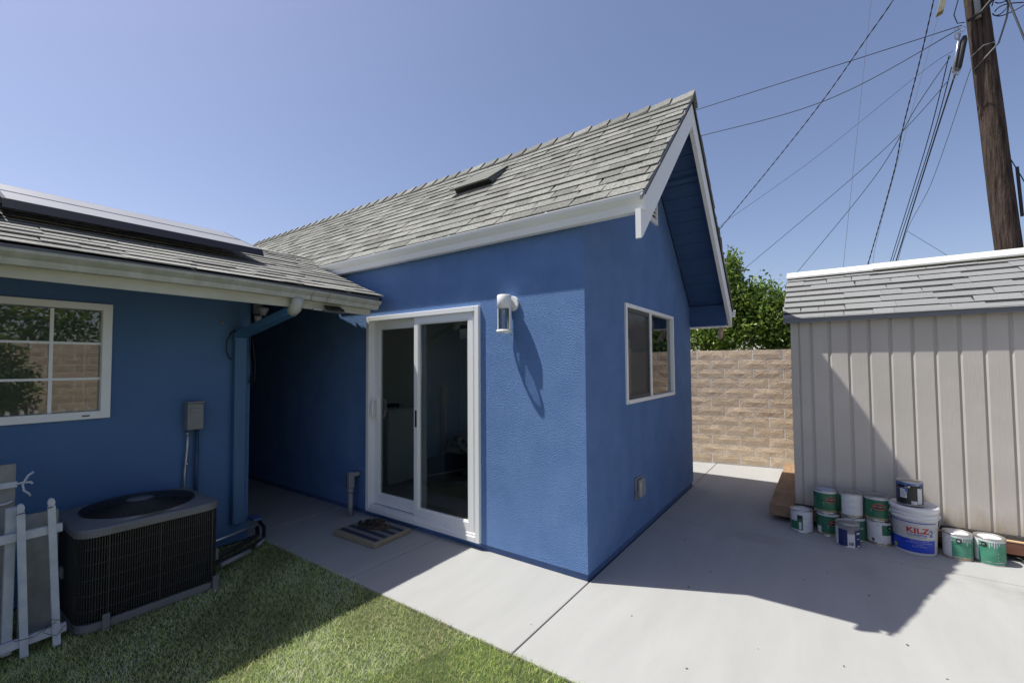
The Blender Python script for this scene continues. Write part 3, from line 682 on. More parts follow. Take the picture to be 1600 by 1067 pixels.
# sagging old gutter
def sweep(profile_fn, ys, name, mat, parent):
    m = MB(); vs = []; n = None
    for y in ys:
        pr = profile_fn(y); n = len(pr); vs += [(px, y, pz) for px, pz in pr]
    fs = []
    for i in range(len(ys)-1):
        for k in range(n): fs.append((i*n+k, i*n+(k+1) % n, (i+1)*n+(k+1) % n, (i+1)*n+k))
    fs += [tuple(range(n)), tuple(range((len(ys)-1)*n, len(ys)*n))[::-1]]
    m.add(vs, fs); return m.build(name, mat, parent)
def gz(y): return float(np.interp(y, [-6.8, -2.5, -2.0, -1.36, -.8, -.16], [2.07, 2.101, 2.109, 2.112, 2.105, 2.089]))
def gp(y):
    z = gz(y); return kprof(-2.0, -2.115, z, z-.075, 1)
og = sweep(gp, [-6.8, -4, -2.5, -2.0, -1.36, -.80, -.16], 'gutter', old_gutter, lh)
for yy in (-.83, -.69):
    z = gz(yy); mb = MB(); mb.prism([(a+(.0022 if i not in (0, 11) else 0), b) for i, (a, b) in enumerate(kprof(-2.0, -2.114, z+.0005, z-.0765, 1))], yy, yy+.006, 'y'); mb.build('gutter_seam', M('seam_grey', (.30, .30, .27), rough=.6), og)
# downspout
MB().tube([(-2.068, -.93, 2.03), (-2.068, -.93, 1.99), (-2.085, -.935, 1.955), (-2.13, -.945, 1.925)], [.045, .045, .044, .043], 12).build('outlet_elbow', old_gutter, lh)
ds = thing('downspout', (LX+.04, -1.062, .15), 'blue painted downspout running down the corner of the darker blue house', 'downspout')
m_ = MB(); m_.bar((-2.128, -.945, 1.93), (-2.72, -1.062, 1.765), .085, .06); m_.build('upper_run', blue_metal, ds)
m_ = MB(); m_.box(LX+.004, LX+.066, -1.108, -1.016, .16, 1.78); m_.build('leader', blue_metal, ds, bevel=.006)
for z in (1.735, 1.77): B(LX+.002, LX+.070, -1.112, -1.012, z, z+.012).build('joint_band', blue_metal, ds)
for k in range(3): B(LX+.0665, LX+.069, -1.092+k*.025, -1.084+k*.025, .16, 1.72).build('rib', blue_metal, ds)
# window of the left house
wy0, wy1, wz0, wz1 = LW; lw = MB(); fw = .052
lw.box(LX-.08, LX+.018, wy0, wy0+fw, wz0, wz1); lw.box(LX-.08, LX+.018, wy1-fw, wy1, wz0, wz1); lw.box(LX-.08, LX+.018, wy0+fw, wy1-fw, wz1-fw+.006, wz1); lw.box(LX-.08, LX+.018, wy0+fw, wy1-fw, wz0, wz0+fw)
lw = lw.build('window', white_vinyl, lh, bevel=.002)
B(LX-.035, LX-.031, wy0+fw, wy1-fw, wz0+fw, wz1-fw).build('pane', glass('dusty_window_glass', (.66, .70, .66), 2.0), lw)
for yy in (-2.19, -2.435, -2.68): B(LX-.030, LX-.018, yy-.009, yy+.009, wz0+fw, wz1-fw).build('muntin', white_vinyl, lw)
for zz in (1.657, 1.414): B(LX-.0305, LX-.0175, wy0+fw, wy1-fw, zz-.008, zz+.008).build('muntin', white_vinyl, lw)
bl = B(LX-.075, LX-.05, wy0+fw, wy1-fw, wz1-.115, wz1-fw).build('blind_headrail', M('blind_cream', (.45, .43, .36), rough=.7), lw)
MB().tube([(LX-.06, -2.02, 1.83), (LX-.06, -2.02, 1.2)], .006, 6).build('blind_wand', interior_white, lw)
B(LX+.0185, LX+.0195, -2.04, -2.0, wz0+.018, wz0+.028).build('maker_label', vinyl_seal, lw)
# solar panels
sa = thing('solar_array', (-3.0, -3, lz(-3)), 'black framed rooftop solar array in two rows on the left house roof', 'solar array')
for row, (xa, xb) in enumerate(((-2.655, -3.03), (-3.04, -3.42))):
    for c in range(4):
        y1 = -.93-(c*1.36+.16*(c > 0)); y0 = -.93-(c+1)*1.36-.15
        off = .135; th = .035
        pr = [(xa, lz(xa)+off), (xb, lz(xb)+off), (xb, lz(xb)+off-th), (xa, lz(xa)+off-th)]
        MB().prism(pr, y0, y1-.006, 'y').build('solar_panel', solar_frame, sa); o = bpy.context.scene.collection.objects[-1]
        MB().prism([(xa-.02, lz(xa-.02)+off+.0015), (xb+.02, lz(xb+.02)+off+.0015), (xb+.02, lz(xb+.02)+off+.0005), (xa-.02, lz(xa-.02)+off+.0005)], y0+.02, y1-.026, 'y').build('glass', solar_glass, o)
        if row == 0:
            MB().prism([(xa+.001, lz(xa)+off+.002), (xa+.035, lz(xa)+off-.060), (xa+.030, lz(xa)+off-.062), (xa-.004, lz(xa)+off-.003)], y0, y1-.002, 'y').build('skirt', solar_frame, sa)
# ------------------------------------------------------------------ AC condenser
ac = thing('ac_condenser', (-2.38, -1.82, 0), 'dark louvred air conditioning condenser with round fan grille on the turf', 'air conditioner')
ax0, ax1, ay0, ay1, rc = -2.70, -2.045, -2.17, -1.465, .09; ATZ = .572
def rrect(x0, x1, y0, y1, r, n=6):
    P = []
    for cx, cy, a in ((x1-r, y1-r, 0), (x0+r, y1-r, 90), (x0+r, y0+r, 180), (x1-r, y0+r, 270)):
        for k in range(n+1): t = R(a+90*k/n); P.append((cx+r*math.cos(t), cy+r*math.sin(t)))
    return P
def rring(P, lv):
    """loft the same outline through (inset, z) levels"""
    m = MB(); n = len(P); cx = sum(p[0] for p in P)/n; cy = sum(p[1] for p in P)/n; vs = []
    for ins, z in lv:
        for x, y in P:
            dx, dy = x-cx, y-cy; sx = (abs(dx)-ins)/max(abs(dx), 1e-6); sy = (abs(dy)-ins)/max(abs(dy), 1e-6)
            vs.append((cx+dx*sx, cy+dy*sy, z))
    fs = [(i*n+k, i*n+(k+1) % n, (i+1)*n+(k+1) % n, (i+1)*n+k) for i in range(len(lv)-1) for k in range(n)]
    m.add(vs, fs); return m, n
P = rrect(ax0, ax1, ay0, ay1, rc)
m, n = rring(P, [(-.005, .0), (-.008, .012), (-.008, .045), (.006, .05)]); m.f.append(tuple(range(n))[::-1]); m.m.append(0); m.sm.append(False); m.build('base_pan', ac_top, ac)
m, n = rring(P, [(.035, .05), (.035, ATZ-.03)]); m.build('coil', coil, ac)
# top cover: outer rim, slope up, circular opening
cx, cy = (ax0+ax1)/2, (ay0+ay1)/2; RO = .292
m = MB(); N = 120
def outp(t, ins):
    # point on rounded rect at polar angle t
    dx, dy = math.cos(t), math.sin(t); hx, hy = (ax1-ax0)/2-ins, (ay1-ay0)/2-ins
    s = min(hx/abs(dx) if abs(dx) > 1e-6 else 9, hy/abs(dy) if abs(dy) > 1e-6 else 9)
    x, y = dx*s, dy*s
    # round corner
    r = max(rc-ins, .03); ex, ey = abs(x)-(hx-r), abs(y)-(hy-r)
    if ex > 0 and ey > 0:
        q = math.hypot(ex, ey)
        ux, uy = dx/1, dy/1
        # ray/circle
        ccx, ccy = math.copysign(hx-r, x), math.copysign(hy-r, y)
        b = dx*ccx+dy*ccy; c = ccx**2+ccy**2-r*r; s = b+math.sqrt(max(b*b-c, 0)); x, y = dx*s, dy*s
    return cx+x, cy+y
lv = []
for ins, z in ((-.008, ATZ-.045), (-.010, ATZ-.01), (.0, ATZ), (.035, ATZ+.004)): lv.append([(*outp(2*math.pi*k/N, ins), z) for k in range(N)])
for r_, z in ((RO+.012, ATZ+.016), (RO, ATZ+.016), (RO-.004, ATZ-.02)): lv.append([(cx+r_*math.cos(2*math.pi*k/N), cy+r_*math.sin(2*math.pi*k/N), z) for k in range(N)])
vs = [p for L_ in lv for p in L_]
m.add(vs, [(i*N+k, i*N+(k+1) % N, (i+1)*N+(k+1) % N, (i+1)*N+k) for i in range(len(lv)-1) for k in range(N)])
top = m.build('top_cover', ac_top, ac)
MB().disc((cx, cy, ATZ-.14), RO, 32).build('fan_well', black_metal, ac)
# fan blades
for k in range(4):
    a = k*math.pi/2+.4; m = MB(); vs = []
    for rr in (.05, .24):
        for da, dz in ((-.35, -.02), (.35, .025)):
            vs.append((cx+rr*math.cos(a+da), cy+rr*math.sin(a+da), ATZ-.08+dz))
    m.add([*vs, *[(v[0], v[1], v[2]-.004) for v in vs]], [(0, 1, 3, 2), (4, 6, 7, 5), (0, 4, 5, 1), (1, 5, 7, 3), (3, 7, 6, 2), (2, 6, 4, 0)]); m.build('fan_blade', black_metal, ac)
gr = MB()
dome = lambda r: ATZ+.022+.030*(1-(r/RO)**2)
for i in range(18):
    r_ = .075+i*(RO-.075)/17; gr.tube([(cx+r_*math.cos(2*math.pi*k/40), cy+r_*math.sin(2*math.pi*k/40), dome(r_)) for k in range(40)], .0031, 4, closed=True)
for k in range(8):
    a = k*math.pi/4+.3; gr.tube([(cx+r_*math.cos(a), cy+r_*math.sin(a), dome(r_)-.003) for r_ in lin(.05, RO+.008, 6)], .003, 5)
gr.build('fan_grille', M('grille_wire', (.028, .028, .03), rough=.4), ac)
MB().lathe([(0, .0), (.07, -.002), (.074, -.010), (.07, -.014)], (cx, cy, dome(0)+.001), 24).build('hub_plate', ac_top, ac)
MB().box(cx+.02, cx+.075, cy+.05, cy+.17, dome(.13)-.001, dome(.13)+.003).build('badge_plate', black_metal, ac)
# louvred sides: upright wires along the outline and five horizontal hoops
per = []; PP = P+[P[0]]
acc = 0; step = .0115; nxt = 0
bars = MB()
for i in range(len(PP)-1):
    a, b = Vector((*PP[i], 0)), Vector((*PP[i+1], 0)); L_ = (b-a).length
    while nxt <= acc+L_:
        p = a+(b-a)*((nxt-acc)/L_ if L_ > 0 else 0)
        dirn = (b-a).normalized(); nn_ = Vector((dirn.y, -dirn.x, 0))
        if p.x > ax0+.2 or p.y < ay0+.05:
            bars.obox((p.x, p.y, (.05+ATZ-.045)/2), dirn*.0016, nn_*.004, Vector((0, 0, (ATZ-.045-.05)/2)))
        nxt += step
    acc += L_
bars.build('guard_bars', ac_bar, ac)
hoops = MB()
for z in lin(.12, ATZ-.11, 5):
    hoops.tube([(x+(.003 if x > cx else -.003), y, z) for x, y in P], .0022, 4, closed=True)
hoops.build('guard_hoops', ac_bar, ac)
for (px, py) in ((ax1+.004, ay0+.13), (ax1+.004, (ay0+ay1)/2+.02), (ax1+.004, ay1-.05)):
    B(px, px+.004, py-.0028, py+.0028, .05, ATZ-.04).build('guard_rod', ac_bar, ac)
for py in (ay0+.12, ay1-.03):
    B(ax1+.0105, ax1+.022, py-.016, py+.016, -.01, .085).build('hold_down_bracket', ac_top, ac)
B(-2.42, -2.36, ay0-.012, ay0-.004, .24, .30).build('rating_label', M('sticker', (.5, .5, .46), rough=.5), ac)
B(-2.60, -2.46, ay0-.007, ay0+.03, .05, .53).build('service_panel', black_metal, ac)

# ------------------------------------------------------------------ disconnect box with conduits
db = thing('disconnect_box', (LX+.03, -1.36, .98), 'grey metal disconnect box mounted on the darker blue wall above the condenser', 'electrical box')
B(LX, LX+.075, -1.445, -1.345, .995, 1.205).build('enclosure', grey_box, db, bevel=.003)
B(LX+.0755, LX+.082, -1.449, -1.341, 1.00, 1.195).build('door_lid', grey_box, db, bevel=.002)
B(LX+.0, LX+.092, -1.452, -1.338, 1.2055, 1.216).build('hood', grey_box, db)
B(LX+.0825, LX+.088, -1.432, -1.358, 1.13, 1.165).build('pull_tab', grey_box, db, bevel=.002)
MB().tube([(LX+.035, -1.43, .99), (LX+.035, -1.432, .85), (LX+.03, -1.445, .65), (LX+.03, -1.45, .3)], .0085, 8).build('conduit', steel, db)
MB().tube([(LX+.03, -1.365, .99), (LX+.03, -1.365, .3)], .013, 8).build('conduit', M('dark_blue_conduit', (.03, .06, .11), rough=.5), db)
for z in (.955, .72): MB().tube([(LX+.034, -1.432, z), (LX+.034, -1.432, z+.02)], .013, 8).build('conduit_strap', steel, db)
# refrigerant lines and conduit run right of the condenser
pl = thing('refrigerant_lines', (-2.5, -1.2, .1), 'bundle of black insulated pipes and steel conduit between condenser and house corner', 'pipes')
MB().tube([(-2.42, -1.44, .17), (-2.50, -1.2, .165), (-2.60, -.98, .155), (-2.68, -.93, .15)], .010, 8).build('conduit', steel, pl)
MB().tube([(-2.30, -1.44, .10), (-2.42, -1.20, .085), (-2.56, -.98, .08), (-2.68, -.93, .10)], .017, 8).build('insulated_pipe', rubber, pl)
MB().tube([(-2.28, -1.44, .06), (-2.38, -1.20, .045), (-2.52, -.95, .05), (-2.64, -.89, .10), (-2.76, -.90, .16)], .015, 8).build('insulated_pipe', rubber, pl)
MB().tube([(-2.26, -1.38, .05), (-2.36, -1.13, .045)], .018, 8).build('pipe_sleeve', grey_pvc, pl)
MB().tube([(-2.44, -1.04, .035), (-2.50, -.95, .05)], .014, 8).build('pipe_sleeve', grey_pvc, pl)
B(-2.40, -2.28, -1.46, -1.38, .09, .17).build('junction_box', grey_box, pl, bevel=.004)
B(-2.80, -2.66, -.965, -.90, .165, .185).build('cover_plate', blue_base, pl)

# cables hanging at the corner, flood light, solar light
MB().tube([(LX+.03, -1.10, 1.80), (LX+.03, -1.13, 1.78), (LX+.035, -1.165, 1.70), (LX+.035, -1.165, 1.62), (LX+.03, -1.14, 1.56), (LX+.03, -1.12, 1.555)], .006, 6).build('loose_cable', wire_m, label='short black cable curling out beside the downspout top', cat='cable')
MB().tube([(-2.77, -.98, 1.78), (-2.76, -.975, 1.60), (-2.76, -.96, 1.45), (-2.76, -.985, 1.35), (-2.76, -.955, 1.33), (-2.76, -.93, 1.38), (-2.76, -.93, 1.53), (-2.76, -.945, 1.66), (-2.77, -.955, 1.78)], .004, 6).build('thin_cable', wire_m, label='thin dark cable looping down from the eave at the house corner', cat='cable')
fl = thing('flood_light', (-2.70, -.93, 2.0), 'round grey flood light tucked under the eave beside the corner', 'light')
B(-2.76, -2.70, -.955, -.90, 1.955, 2.06).build('bracket', grey_box, fl, bevel=.004)
o = MB().lathe([(0, -.05), (.02, -.045), (.042, 0), (.046, .02), (0, .02)], (-2.66, -.915, 1.985), 18); o.build('lamp_head', plastic_clear, fl)
MB().lathe([(0, -.05), (.022, -.046), (.030, -.01), (.030, .01), (0, .012)], (-2.72, -.93, 1.93), 16).build('sensor', plastic_clear, fl)
sp = thing('solar_spotlight', (-2.09, -.60, 1.98), 'small black solar spotlight fixed to the lower edge of the cream fascia', 'light')
MB().obox((-2.075, -.60, 1.985), (.035, 0, -.018), (0, .075, 0), (.003, 0, .006)).build('solar_plate', black_metal, sp)
MB().obox((-2.085, -.60, 1.955), (.022, 0, 0), (0, .10, 0), (0, 0, .008)).build('led_bar', M('grey_led', (.12, .12, .12), rough=.3), sp)
B(-2.118, -2.08, -.615, -.585, 1.955, 1.985).build('arm', black_metal, sp)
B(-2.1175, -2.09, -.78, -.70, 1.958, 1.97).build('mounting_plate', cream_fascia, sp)
MB().tube([(LX, -1.19, 1.86), (LX+.012, -1.19, 1.86)], .012, 10).build('wall_plug', M('tan_plug', (.22, .20, .15), rough=.8), lh)

# ------------------------------------------------------------------ white picket fence beside the condenser
pf = thing('picket_fence', (-2.09, -2.6, 0), 'weathered white picket fence end leaning beside the condenser', 'fence')
def picket(parent, x, y0, z0, y1, z1, w=.030, t=.018, mat=old_white, x2=None):
    x2 = x if x2 is None else x2
    a, b = Vector((x, y0, z0)), Vector((x2, y1, z1)); d = (b-a).normalized(); s = Vector((0, 1, 0)); s = (s-d*s.dot(d)).normalized(); nn = d.cross(s)
    L = (b-a).length; m = MB(); prof = [(-w/2, 0), (w/2, 0), (w/2, L-.045), (w*.36, L-.042), (w*.50, L-.026), (w*.36, L-.008), (0, L), (-w*.36, L-.008), (-w*.50, L-.026), (-w*.36, L-.042), (-w/2, L-.045)]
    n = len(prof); vs = [a+s*u+d*v+nn*q for q in (-t/2, t/2) for u, v in prof]
    m.add(vs, [tuple(range(n)), tuple(range(n, 2*n))[::-1]]+[(k, (k+1) % n, n+(k+1) % n, n+k) for k in range(n)]); return m.build('picket', mat, parent)
picket(pf, -2.055, -2.362, .0, -2.393, .79); picket(pf, -2.055, -2.243, .0, -2.282, .792)
picket(pf, -2.055, -2.50, .0, -2.515, .79); picket(pf, -2.055, -2.63, .0, -2.64, .79); picket(pf, -2.055, -2.76, .0, -2.77, .79)
m = MB(); m.bar((-2.078, -3.2, .60), (-2.078, -2.232, .62), .024, .045); m.build('rail', old_white, pf, bevel=.002)
m = MB(); m.bar((-2.078, -3.2, .05), (-2.078, -2.205, .075), .024, .045); m.build('rail', old_white, pf, bevel=.002)
B(-2.128, -2.095, -2.438, -2.400, .02, .765).build('post', old_white, pf, bevel=.002)
m = MB(); m.tube([(-2.043, -2.21, .10), (-2.03, -2.25, .06), (-2.03, -2.30, .10), (-2.04, -2.27, .15), (-2.04, -2.21, .12), (-2.05, -2.18, .06)], .0015, 5)
m.tube([(-2.043, -2.40, .10), (-2.043, -2.33, .09), (-2.043, -2.25, .13)], .0015, 5); m.tube([(-2.043, -2.275, .745), (-2.04, -2.30, .742)], .002, 5); m.tube([(-2.043, -2.365, .742), (-2.04, -2.41, .738)], .002, 5); m.build('tie_wire', wire_m, pf)
# boards leaning behind the fence
m = MB(); m.obox((-2.26, -2.55, .49), (.008, 0, 0), (0, .16, 0), (0, 0, .48)); gp_ = thing('garden_gate', (-2.26, -2.55, 0), 'tall grey board gate with a bent metal latch standing behind the picket fence', 'gate'); o = m.build('board', grey_board, gp_)
m = MB(); m.obox((-2.24, -2.295, .36), (.008, 0, 0), (0, .075, 0), (-.02, 0, .32)); m.build('leaning_board', grey_board, label='smaller grey board leaning between picket fence and condenser', cat='board')

lt = B(-2.251, -2.240, -2.46, -2.385, .845, .875).build('latch', old_white, gp_)
MB().tube([(-2.243, -2.39, .86), (-2.24, -2.36, .865), (-2.238, -2.345, .90), (-2.236, -2.325, .915)], .006, 6).build('prong', old_white, lt)
MB().tube([(-2.243, -2.36, .862), (-2.238, -2.335, .862), (-2.236, -2.328, .85)], .006, 6).build('prong', old_white, lt)
MB().tube([(-2.243, -2.365, .86), (-2.24, -2.36, .82), (-2.238, -2.34, .80), (-2.236, -2.335, .785)], .005, 6).build('prong', old_white, lt)
MB().tube([(-2.243, -2.46, .76), (-2.238, -2.42, .765), (-2.238, -2.40, .775)], .006, 6).build('prong', old_white, lt)

# ------------------------------------------------------------------ rear block wall
def brick_mesh(w, h, d, seed):
    rg = random.Random(seed); nx, nz = 5, 3; V = []; Fc = []
    for j in range(nz):
        for i in range(nx):
            e = (i in (0, nx-1)) or (j in (0, nz-1))
            V.append((w*i/(nx-1)-w/2+(0 if i in (0, nx-1) else rg.uniform(-.02, .02)), -(rg.uniform(.000, .002) if e else rg.uniform(.003, .007)), h*j/(nz-1)-h/2+(rg.uniform(-.004, .002) if e and j == 0 else 0)))
    for j in range(nz-1):
        for i in range(nx-1):
            a = j*nx+i
            if rg.random() < .5: Fc += [(a, a+1, a+nx+1), (a, a+nx+1, a+nx)]
            else: Fc += [(a, a+1, a+nx), (a+1, a+nx+1, a+nx)]
    ring = list(range(nx))+[nx*(j+1)+nx-1 for j in range(nz-1)]+[nx*(nz-1)+i for i in range(nx-2, -1, -1)]+[nx*j for j in range(nz-2, 0, -1)]
    o = len(V); V += [(V[r][0], d, V[r][2]) for r in ring]; n = len(ring)
    Fc += [(ring[k], o+k, o+(k+1) % n, ring[(k+1) % n]) for k in range(n)]
    me = bpy.data.meshes.new('brick'); me.from_pydata(V, [], [f[::-1] for f in Fc]); me.materials.append(brick_m)
    me.update(); return me
def block_wall(org, dirv, n_along, rows, h0, label, bl=.372, bh=.1395, z0=.012, off=0.):
    dirv = Vector(dirv).normalized(); ang = math.atan2(dirv.y, dirv.x); nrm = Vector((dirv.y, -dirv.x, 0))  # facing side
    bwl = thing('block_wall', org, label, 'wall'); org = Vector(org)
    L = n_along*bl; c = org+dirv*L/2-nrm*.0475
    MB().obox(c+Vector((0, 0, (rows*bh+z0)/2)), dirv*L/2, nrm*.047, Vector((0, 0, (rows*bh+z0)/2-.004))).build('mortar_core', mortar, bwl)
    meshes = [brick_mesh(bl-.014, bh-.013, .012, 100+i) for i in range(9)]
    half = [brick_mesh(bl/2-.014, bh-.013, .012, 200+i) for i in range(3)]
    rg = random.Random(4)
    for r in range(rows):
        for c_ in range(n_along+1):
            if r % 2 == 0: 
                if c_ == n_along: continue
                s = (c_+.5)*bl; me = rg.choice(meshes)
            else:
                if c_ == 0: s = bl/4; me = rg.choice(half)
                elif c_ == n_along: s = L-bl/4; me = rg.choice(half)
                else: s = c_*bl; me = rg.choice(meshes)
            p = org+dirv*s+Vector((0, 0, z0+bh*(r+.5)))+nrm*(.0015*rg.random())
            mw = Matrix.Translation(p) @ Matrix.Rotation(ang, 4, 'Z')
            inst('brick', me, bwl, mw)
    return bwl
BA = math.atan(.175)
bd_ = Vector((math.cos(BA), math.sin(BA), 0))
rw = block_wall((-2.645, 4.379-.175*2.645, 0), bd_, 19, 12, 1.69, 'tan split-face block wall running behind the house and shed', bl=.3755)
# side boundary wall to the right (mirrored in the left house window)
block_wall((4.25, -.1, 0), Vector((0, -1, 0)), 9, 14, 1.9, 'tall tan block boundary wall off to the right, mirrored in the gridded window')

# ------------------------------------------------------------------ shed on its timber platform
SX, SY, SZ0, SZ1 = 1.10, 2.13, .178, 1.888
sh = thing('garden_shed', (2.4, 3.0, .15), 'taupe panelled garden shed with pale grey shingle roof and white ridge cap', 'shed')
SXR = 3.9
jx = [1.162, 1.254, 1.393, 1.536, 1.673, 1.814, 1.955, 2.095, 2.235, 2.375, 2.516]
while jx[-1] < SXR-.2: jx.append(jx[-1]+.14)
gw = .010
B(SX+.01, SXR-.01, SY+.009, SY+.03, SZ0, SZ1+.012).build('siding_backing', siding_dark, sh)
prev = SX
for k, x in enumerate(jx):
    hw = .0015 if k == 0 else gw/2+.002
    x1 = x-hw
    # board with slanted edges
    MB().prism([(prev, SY+.0085), (prev+(.013 if k else .002), SY), (x1-.0015, SY), (x1, SY+.0085)], SZ0+.004, SZ1+.010, 'z').build('siding_board', siding, sh)
    prev = x+hw
MB().prism([(prev, SY+.0085), (prev+.004, SY), (SXR-.004, SY), (SXR, SY+.0085)], SZ0+.004, SZ1+.010, 'z').build('siding_board', siding, sh)
m = MB(); m.prism([(SY+.0305, SZ0), (3.95, SZ0), (3.95, 1.93), (3.0, 2.44), (SY+.0305, SZ1+.03)], SX+.011, SX+.02, 'x'); m.prism([(SY+.0305, SZ0), (3.95, SZ0), (3.95, 1.93), (3.0, 2.44), (SY+.0305, SZ1+.03)], SXR-.02, SXR-.011, 'x'); m.box(SX+.02, SXR-.02, 3.93, 3.95, SZ0, 1.92); m.build('side_wall', siding_dark, sh)
for k in range(13):
    y0 = SY+.031+k*.14
    if y0+.13 > 3.95: break
    zt = min(SZ1+.03+(y0-SY)*.59, 1.93+(3.95-y0-.13)*.5)
    B(SX, SX+.0105, y0, y0+.128, SZ0+.004, zt).build('siding_board', siding, sh)
B(SX-.012, SXR+.01, SY-.016, SY+.02, SZ0-.030, SZ0).build('base_flashing', tar, sh)
for x in (SX+.56, SX+1.10): B(x, x+.022, SY-.002, SY-.0005, SZ1-.012, SZ1-.004).build('vent_slot', rubber, sh)
KR = .60; RY0 = SY-.055; RZ0 = 1.905; RYR = 3.0
cr_ = 1/math.sqrt(1+KR*KR); zr_ = lambda y: RZ0+KR*(y-RY0)
m = MB(); m.prism([(RY0, RZ0-.02), (RY0, RZ0), (RYR, zr_(RYR)), (RYR+1.0, zr_(RYR)-.55), (RYR+1.0, zr_(RYR)-.58), (RYR, zr_(RYR)-.03)], SX-.05, SXR+.05, 'x'); sroof = m.build('roof', felt, sh)
B(SX-.052, SXR+.05, RY0-.006, RY0-.0005, RZ0-.045, RZ0+.006).build('drip_edge', M('grey_drip', (.16, .165, .18), rough=.5), sroof)
nr = 8; exs = (RYR-.035-RY0)/cr_/nr
shingle_field(sroof, (0, RY0-.012, zr_(RY0-.012)), (1, 0, 0), (0, cr_, KR*cr_), (.14, .2, .27, .35), nr, exs, lambda r: (SX-.055, SXR+.05), shingle_shed, shingle_shed, camd, 300, rng=random.Random(8), thick=(.002, .0045), lift=.003, gap=.0015)
# corrugated white ridge cap in two overlapping lengths
def ridge(x0, x1, dz):
    pr = []; zt = zr_(RYR)+.022+dz; n = 10
    for k in range(n+1):
        y = RYR-.125+k*.25/n; zz = zt-abs(y-RYR)*KR*.8+(.011 if k % 2 else 0)
        pr.append((y, zz))
    lo = [(y, z-.016) for y, z in pr][::-1]
    MB().prism(pr+lo, x0, x1, 'x').build('ridge_cap', M('white_ridge_vinyl', (.66, .66, .63), rough=.5), sroof)
ridge(SX-.06, 1.78, 0); ridge(1.775, SXR+.06, .006)
MB().prism([(RYR-.105, zr_(RYR)-.055), (RYR-.10, zr_(RYR)-.040), (RYR-.04, zr_(RYR)-.006), (RYR-.04, zr_(RYR)-.02)], SX-.058, SXR+.05, 'x').build('ridge_closure', M('tan_foam', (.55, .45, .26), rough=.8), sroof)
# platform
dk = thing('timber_platform', (2.4, 3.1, 0), 'low wooden platform of weathered boards carrying the garden shed', 'platform')
DY = 2.088
B(.89, 1.99, DY, DY+.04, .05, .14).build('front_beam', wood_old, dk, bevel=.003)
B(1.992, 4.0, DY, DY+.04, .05, .14).build('front_beam', wood_red, dk, bevel=.003, label='red-brown stained front beam')
B(.89, 1.99, DY-.002, DY+.10, .1405, .149).build('edge_board', wood_old, dk); B(1.992, 4.0, DY-.002, DY+.10, .1405, .149).build('edge_board', wood_new, dk, label='pale raw edge board')
yb = DY+.1015
while yb < 4.05:
    B(.89, 4.0, yb, yb+.198, .118, .148).build('deck_board', wood_old, dk, bevel=.002); yb += .2
B(.89, .93, DY+.0405, 4.1, .05, .117).build('side_beam', wood_old, dk)
for x in (1.1, 2.2, 3.3):
    for y in (2.25, 3.2, 3.95): B(x, x+.15, y, y+.12, .0, .0495).build('support_block', M('block_grey', (.2, .2, .2), rough=.9), dk)
# dark leaf litter under the platform
m = MB()
for k in range(420):
    x = random.uniform(2.30, 3.2); y = random.uniform(2.06, 2.2); z = random.uniform(.002, .045); a = random.uniform(0, 6.28); l = random.uniform(.006, .02)
    d = Vector((math.cos(a), math.sin(a), random.uniform(-.5, .5))).normalized()*l; s_ = Vector((-math.sin(a), math.cos(a), random.uniform(-.5, .5))).normalized()*l*.3
    c = Vector((x, y, z)); m.add([c-d, c+s_, c+d, c-s_], [(0, 1, 2, 3)])
m.build('litter', M('litter', (.015, .013, .012), (.25, .24, .22), rough=.9, scale=90), kind='stuff', label='dark dry litter blown under the red-brown platform beam')

# ------------------------------------------------------------------ text and labels wrapped on cans
def text_mesh(body, size, bold=0., shear=0.):
    cu = bpy.data.curves.new('lettering', 'FONT'); cu.body = body; cu.size = size; cu.offset = bold; cu.shear = shear; cu.align_x = 'CENTER'; cu.resolution_u = 3
    o = bpy.data.objects.new('lettering', cu); COL.objects.link(o); bpy.context.view_layer.update()
    me = bpy.data.meshes.new_from_object(o.evaluated_get(bpy.context.evaluated_depsgraph_get())); bpy.data.objects.remove(o); bpy.data.curves.remove(cu); return me
def wrap_text(body, size, c, rfun, a_c, z, mat, parent, bold=0., sx=1., off=.0016, shear=0., name='lettering'):
    me = text_mesh(body, size, bold, shear); L = wloc(parent)
    import bmesh
    if me.vertices and size > .016:
        bm = bmesh.new(); bm.from_mesh(me); xs = [v.co.x for v in bm.verts]; x = min(xs)+.006
        while x < max(xs):
            bmesh.ops.bisect_plane(bm, geom=bm.verts[:]+bm.edges[:]+bm.faces[:], plane_co=(x, 0, 0), plane_no=(1, 0, 0)); x += .006
        bm.to_mesh(me); bm.free()
    for v in me.vertices:
        u, w_ = v.co.x*sx, v.co.y; zz = z+w_; r = rfun(zz)+off; t = a_c+u/rfun(zz)
        v.co = Vector((c[0]+r*math.cos(t), c[1]+r*math.sin(t), c[2]+zz))-L
    me.materials.clear(); me.materials.append(mat)
    o = bpy.data.objects.new(name, me); COL.objects.link(o); o.parent = parent; return o
def band(c, rfun, a0, a1, z0, z1, mat, parent, off=.0008, name='label', th=.0005, jag=0.):
    n = max(3, int(abs(a1-a0)/.12)); m = MB(); vs = []; rg = random.Random(int(a0*100)+int(z0*1e4))
    for zz in (z0, z1):
        for k in range(n+1):
            t = a0+(a1-a0)*k/n; z_ = zz+(rg.uniform(0, jag) if zz == z0 else 0); r = rfun(z_)+off; vs.append((c[0]+r*math.cos(t), c[1]+r*math.sin(t), c[2]+z_))
    m.add(vs, [(k, k+1, n+2+k, n+1+k) for k in range(n)], True)
    return m.build(name, mat, parent)
GR, GH = .083, .19
